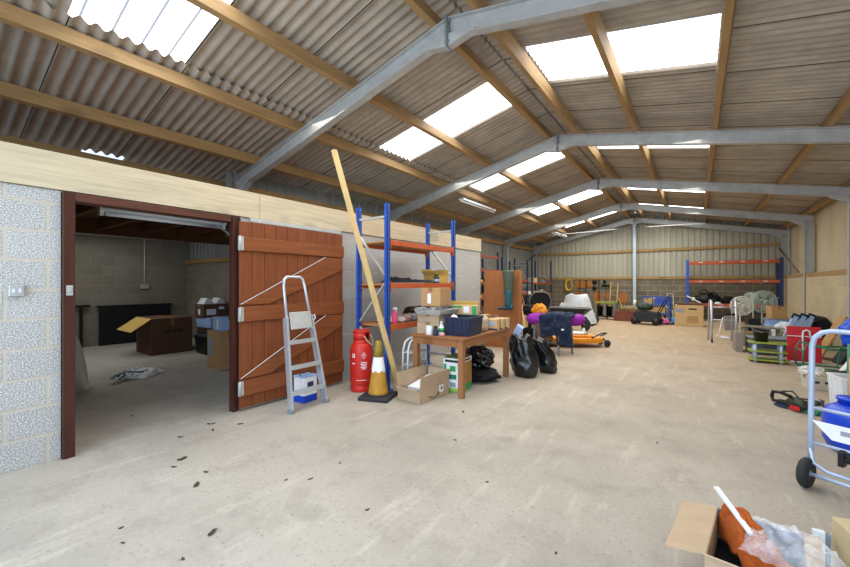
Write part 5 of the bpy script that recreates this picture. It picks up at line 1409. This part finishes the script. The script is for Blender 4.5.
# green garden chair frame
a = FL(803, 366)
t = thing('garden_chair', 'green tubular garden chair frame lying in front of the red table', 'chair', (1.66, 8.85, 0), R(6))
t.scale = (.72, .8, .8)
for s_ in (-.22, .22):
    m = MB(); m.tube([(-.36, s_, .015), (-.36, s_, .36), (-.3, s_, .5), (.1, s_, .42), (.38, s_, .44)], .016); part(m, 'side_frame', GREEN, t)
    m = MB(); m.tube([(-.36, s_, .03), (.34, s_, .02), (.4, s_, .42)], .016); part(m, 'leg', GREEN, t)
for x, z in ((-.36, .36), (.1, .42), (.38, .44), (.34, .02), (-.36, .03)):
    m = MB(); m.tube([(x, -.22, z), (x, .22, z)], .014); part(m, 'cross_bar', GREEN, t)
# blue tarpaulin bundle on shelf trolley near right edge
m = MB(); m.blob((2.1, 8.72, .63), (.5, .5, .56), .22, 2.2, 6, 5, False); solo(m, 'blue_tarpaulin', TARP, 'bunched bright blue tarpaulin resting on boards at the right wall', 'tarpaulin')
m = MB(); m.bb(2.03, 2.44, 8.5, 9.0, 0, .38); solo(m, 'dark_chest', DARK, 'dark chest under the blue tarpaulin', 'chest', bevel=.01)
for i, (y, lb, mt) in enumerate(((8.22, 'white board leaning below the blue tarpaulin, nearest', PAPER), (8.4, 'pale grey board leaning behind the nearest white board', STORAGE))):
    m = MB(); m.bar((1.72 + .06 * i, y, .012), (2.0 + .06 * i, y + .02, .5), .02, .16, (0, 1, 0)); solo(m, 'leaning_board', mt, lb, 'board', 'boards under the tarpaulin')
m = MB(); m.tube([(1.62, 8.3, .03), (1.8, 8.05, .1), (2.0, 7.9, .16), (2.3, 7.8, .3)], .03); m.tube([(1.75, 8.1, .03), (1.95, 7.9, .08), (2.2, 7.75, .1)], .025); solo(m, 'black_hose', DARK, 'black ribbed hose lying in front of the leaning white boards', 'hose')
# carton with plastic bag
q = FL(815, 390)
t = carton('printed_white_box', 'greyish printed box on the floor behind the sack truck', (q.x + .04, q.y + .12, 0), (.25, .22, .17), R(10), STONEB, marks=(('-y', -.04, .1, .05, .03, DARK), ('-y', .06, .1, .05, .03, DARK)))
m = MB(); m.blob((q.x - .02, q.y + .12, .225), (.24, .2, .13), .35, 2.5, 5, 4); solo(m, 'plastic_bag', glass_film('clear_bag_film', (.95, .97, 1, 1), .35), 'crumpled clear plastic bag on the greyish printed box', 'bag')
# white tub
q = FL(836, 409)
t = thing('white_bin', 'white square plastic tub with rim behind the blue drum', 'tub', (q.x + .14, q.y - .06, 0), R(8)); crate(t, .34, .32, .38, WHITEP)
m = MB(); m.bb(.02, .09, -.182, -.172, .3, .35); part(m, 'hand_hole', DARK, t)
m = MB(); m.tube([(1.42, 6.35, .015), (1.44, 6.37, .7)], .03, 10); m.bb(1.36, 1.5, 6.29, 6.43, 0, .015); solo(m, 'green_post', GREEN, 'short green post standing beside the white tub', 'post')
# blue drum
t = thing('blue_drum', 'rounded blue plastic drum on the floor behind the sack truck', 'drum', (1.16, 4.62, 0), 0)
m = MB(); m.lathe([(0, 0), (.2, 0), (.26, .03), (.285, .09), (.285, .27), (.265, .34), (.2, .38), (.09, .395), (0, .395)], n=40); part(m, 'body', BLUED2, t)
m = MB(); m.lathe([(.09, .385), (.09, .42), (.1, .42), (.1, .44), (0, .44)], (-.1, .02, 0), 24); part(m, 'screw_cap', BLUED2, t)
m = MB(); m.lathe([(.2865, .12), (.2865, .2)], n=40); 
m = MB(); m.sheet(on_cyl(.2868, .15, 232, 34, .07), 8, 1); part(m, 'orange_label', mat('orange_sticker', '#d2603a', .5, 0, .06, 9), t)
carton('tall_pale_carton', 'tall pale carton behind the blue drum at the right edge', (1.5, 5.6, 0), (.4, .36, .62), R(6), CARD2)
# hedge trimmer
q = FL(790, 409)
t = thing('hedge_trimmer', 'black, green and red electric hedge trimmer body lying on the concrete', 'hedge trimmer', (q.x, q.y, 0), R(-38))
t.scale = (.85, .85, .85)
m = MB(); m.blob((.08, 0, .085), (.24, .14, .17), .1, 2, 2, 4); part(m, 'motor_housing', mat('dark_olive_plastic', '#2c3324', .45, 0, .15, 8), t)
m = MB(); m.box((-.06, 0, .06), (.16, .09, .07)); part(m, 'rear_body', BLACKP, t, bevel=.02)
m = MB(); m.tube([(-.1, 0, .07), (-.19, 0, .06), (-.205, 0, .12), (-.19, 0, .18), (-.1, 0, .19), (.02, 0, .16)], .022, 10); part(m, 'rear_handle', BLACKP, t)
m = MB(); m.tube([(-.1, -.07, .2), (-.02, -.08, .22), (.05, -.07, .16), (.05, .07, .16), (-.02, .08, .22), (-.1, .07, .2), (-.1, -.07, .2)], .01, 8); part(m, 'front_handle', BLACKP, t)
m = MB(); m.box((.1, -.085, .05), (.1, .03, .05)); part(m, 'red_switch', REDP, t, bevel=.008)
m = MB(); m.box((-.08, -.05, .03), (.14, .02, .03)); part(m, 'blue_band', BLUED, t, bevel=.004)
m = MB(); m.box((.22, .03, .03), (.14, .1, .05)); part(m, 'green_front', GREEN, t, bevel=.01)
m = MB(); m.box((.42, .06, .02), (.36, .05, .012)); part(m, 'cutting_bar', GALV, t)
m = MB(); pc2 = Vector((q.x + .2, q.y + .3, 0)); m.tube([(pc2.x + .12 * math.cos(a) * (1 + .1 * math.sin(3 * a)), pc2.y + .1 * math.sin(a), .012 + .004 * a) for a in [j * .4 for j in range(34)]], .009, 6); solo(m, 'power_cable', BLACKP, 'loosely coiled black cable beside the hedge trimmer', 'cable')

# sack truck
w0 = Vector((.63, 3.66, 0)); dd = Vector((.88, -.47, 0)).normalized(); ang = math.atan2(dd.y, dd.x)
t = thing('sack_truck', 'pale blue tubular sack truck with black wheels at the right of the floor', 'sack truck', w0 + dd * .25, ang)
TB = PALEBL
W_ = .25
m = MB(); m.tube([(-W_, .02, .1), (-W_, .03, .5), (-W_, .045, .96), (-W_ + .012, .047, 1.02), (-W_ + .05, .05, 1.06), (-W_ + .1, .05, 1.075), (W_ - .1, .05, 1.075), (W_ - .05, .05, 1.06), (W_ - .012, .047, 1.02), (W_, .045, .96), (W_, .03, .5), (W_, .02, .1)], .0165, 12); part(m, 'main_frame', TB, t)
for z in (.3, .54):
    m = MB(); m.tube([(-W_, .025 + .02 * (z - .3), z), (W_, .025 + .02 * (z - .3), z)], .011, 10); part(m, 'cross_bar', TB, t)
m = MB(); m.tube([(-W_ - .03, -.035, .1), (W_ + .03, -.035, .1)], .013, 10); part(m, 'axle', TB, t)
m = MB(); m.tube([(-W_, .02, .26), (-W_ + .02, .0, .17), (-W_ + .1, -.02, .14), (W_ - .1, -.02, .14), (W_ - .02, .0, .17), (W_, .02, .26)], .0125, 10); part(m, 'lower_brace', TB, t)
for s_ in (-1, 1):
    m = MB(); m.lathe([(.045, -.022), (.085, -.025), (.1, -.012), (.1, .012), (.085, .025), (.045, .022)], (s_ * (W_ + .004), -.035, .1), 30, 'x'); wh = part(m, 'wheel', DARK, t)
    m = MB(); m.lathe([(0, -.024), (.046, -.02), (.046, .02), (0, .024)], (s_ * (W_ + .004), -.035, .1), 20, 'x'); part(m, 'wheel_hub', GALV_D, wh)
t2 = thing('white_sign_sheet', 'white plastic card sheet fixed across the sack truck frame', 'sheet', t.location + Vector((0, 0, .40)), ang)
m = MB(); m._add([(-.24, .007, .06), (.25, .007, .06), (.25, .005, -.045), (-.14, .005, -.045)], [(0, 1, 2, 3)]); part(m, 'card', PAPER, t2, solid=.003)
m = MB(); m.bb(-.1, -.02, .003, .0042, .0, .03); part(m, 'faint_print', LABELG, t2)
m = MB(); m.bb(-.06, .06, -.045, .01, .2, .25); m.bb(-.1, -.07, -.05, .01, .17, .27); m.bb(-.1, .0, -.04, .0, .205, .23)
solo(m, 'black_clamp', BLACKP, 'black clamp gripping the lower bar of the sack truck', 'clamp', loc=t.location + Vector((0, 0, .04)), rz=ang, bevel=.006)

# ================================================================== FOREGROUND BOX
FB = Vector((.215, 2.2, 0)); FR = R(-7)
t = carton('foreground_carton', 'open cardboard box with orange towel and plastic bag at the bottom of the view', FB, (.32, .47, .25), FR, CARD3, open_=True, flaps=(('-x', 102, .15), ('+x', 80, .05), ('-y', 60, .12)))
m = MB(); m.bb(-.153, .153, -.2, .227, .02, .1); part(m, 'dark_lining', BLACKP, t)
m = MB(); m.bb(-.153, .153, .222, .228, .1, .249); part(m, 'inner_face', mat('pale_blue_inner_card', '#8e9db4', .8, 0, .06, 9), t)


def towel(u, v):
    # u runs from the far left corner to the near right, v across
    c = Vector((-.13 + .27 * u, .185 - .36 * u)); n = Vector((-.8, -.6))
    w_ = (.035 + .13 * min(1, u * 1.6)) * (v - .5) * 2
    p = c - n * w_ * .55
    z = .215 + .085 * (1 - abs(2 * v - 1) ** 2) * (.35 + .65 * math.sin(math.pi * min(1, .25 + u))) + .05 * noise.fractal(Vector((u * 5, v * 4, 7)), 1, 2, 4) - .05 * abs(2 * v - 1) ** 3
    return (max(-.15, min(.15, p.x)), max(-.225, min(.205, p.y)), max(.108, z))
m = MB(); m.sheet(towel, 48, 40); solo(m, 'orange_towel', TOWEL, 'rusty orange towel crumpled in the open foreground box', 'towel', loc=FB, rz=FR, solid=.012)


def film(u, v):
    x = -.06 + .33 * u + .02 * math.sin(v * 5); y = -.12 + .32 * v - .05 * u
    k_ = (1 - abs(2 * u - 1) ** 3) * (1 - abs(2 * v - 1) ** 3)
    rid = 1 - abs(noise.noise(Vector((u * 3.2 + v * 2, v * 2.4 - u, 21))))
    z = .262 + .07 * k_ + .07 * (rid - .7) * k_ + .02 * noise.noise(Vector((u * 9, v * 9, 5)))
    return (x, y, max(.255, z))
m = MB(); m.sheet(film, 44, 44); solo(m, 'plastic_bag', glass_film('clear_polythene', (.9, .94, 1, 1), .26), 'crumpled clear polythene bag in the foreground box beside the orange towel', 'bag', loc=FB, rz=FR)
m = MB(); e1 = ONY(716, 487, 2.42); e0 = ONY(752, 535, 2.2); m.bar(e0, e1, .022, .01, (0, 0, 1)); solo(m, 'white_stick', WHITEP, 'white flat stick poking out of the foreground box', 'stick')
t = thing('white_upright_strip', 'short white plastic channel standing right of the foreground box', 'channel', (.455, 2.47, 0), R(10))
m = MB(); m.bb(-.02, .02, -.012, .012, 0, .26); part(m, 'face_board', WHITEP, t, bevel=.002)
m = MB(); m.bb(.021, .04, -.01, .012, 0, .25); part(m, 'side_return', STORAGE, t, bevel=.002)
t = carton('beige_panel_box', 'plain beige box at the bottom right corner beside the foreground box', (.70, 2.36, 0), (.3, .4, .32), R(14), mat('beige_board', '#c0b08c', .7, 0, .06, 8), tape=False)

# ================================================================== FLOOR LITTER
rnd = random.Random(21)
for i, (px, py, s_) in enumerate(((240, 424, .04), (211, 424, .05), (213, 430, .035), (181, 437, .035), (182, 459, .05), (196, 485, .055), (206, 472, .03), (212, 533, .045), (174, 467, .03), (286, 480, .02), (310, 479, .025), (340, 463, .02), (121, 528, .02), (367, 510, .02), (123, 543, .018), (183, 559, .02), (132, 416, .03), (463, 412, .04), (455, 440, .025), (556, 553, .015), (487, 482, .02), (657, 443, .02))):
    p = FL(px, py, .002); m = MB()
    a = rnd.uniform(0, 6.28); n_ = 9
    s_ *= .75; P = [Vector((math.cos(j / n_ * 6.283) * s_ * rnd.uniform(.7, 1.2), math.sin(j / n_ * 6.283) * s_ * .45 * rnd.uniform(.6, 1.3), .001 + .35 * s_ * abs(math.cos(j / n_ * 6.283)) * rnd.random())) for j in range(n_)]
    m._add([(0, 0, .001)] + P, [(0, 1 + j, 1 + (j + 1) % n_) for j in range(n_)])
    solo(m, 'dry_leaf', mat('dry_leaf_brown', '#453a2e', .9, 0, .3, 40), 'small dark dry leaf scrap lying on the bare concrete floor', 'leaf', 'dry leaf scraps on the floor', loc=p, rz=a, solid=.002)
# ------------------------------------------------------------------ light
w = bpy.data.worlds.new('sky'); SC.world = w; w.use_nodes = True
wn = w.node_tree.nodes; bg = wn['Background']
bg.inputs[0].default_value = (.62, .78, 1.0, 1); bg.inputs[1].default_value = 1.6


def area(name, loc, rot, sx, sy, power, col):
    l = bpy.data.lights.new(name, 'AREA'); l.shape = 'RECTANGLE'; l.size = sx; l.size_y = sy; l.energy = power; l.color = col
    o = bpy.data.objects.new(name, l); COL.objects.link(o); o.location = loc; o.rotation_euler = rot
    return o


# daylight through the open front of the barn
area('daylight_opening', (-.8, YF - .3, 1.9), (R(-90), 0, R(180)), 6.0, 3.4, 170, (.74, .86, 1.0))
# added fill lamp for the dark side room, then lamps for rooflight daylight
area('side_room_fill', (-9.0, 1.6, 2.45), (0, 0, 0), 2.6, 3.0, 40, (.95, .97, 1.0))
for i, y in enumerate((3.0, 7.4, 11.8, 16.0)):
    area('rooflight_glow', (-2.2, y, 3.66), (0, 0, 0), 4.5, 3.0, 112, (1.0, .96, .88))

# ------------------------------------------------------------------ camera
cam = bpy.data.cameras.new('camera'); co = bpy.data.objects.new('camera', cam); COL.objects.link(co)
co.location = (0, 0, EYE); co.rotation_euler = (R(90), 0, R(YAW))
cam.sensor_width = 36; cam.lens = FPX / 850 * 36; cam.clip_start = .05; cam.clip_end = 200
SC.camera = co
SC.view_settings.view_transform = 'Standard'; SC.view_settings.look = 'None'; SC.view_settings.exposure = 0.06
try:
    SC.cycles.use_denoising = True
    SC.cycles.max_bounces = 8; SC.cycles.diffuse_bounces = 5; SC.cycles.transparent_max_bounces = 12
    SC.cycles.sample_clamp_indirect = 6
except Exception:
    pass
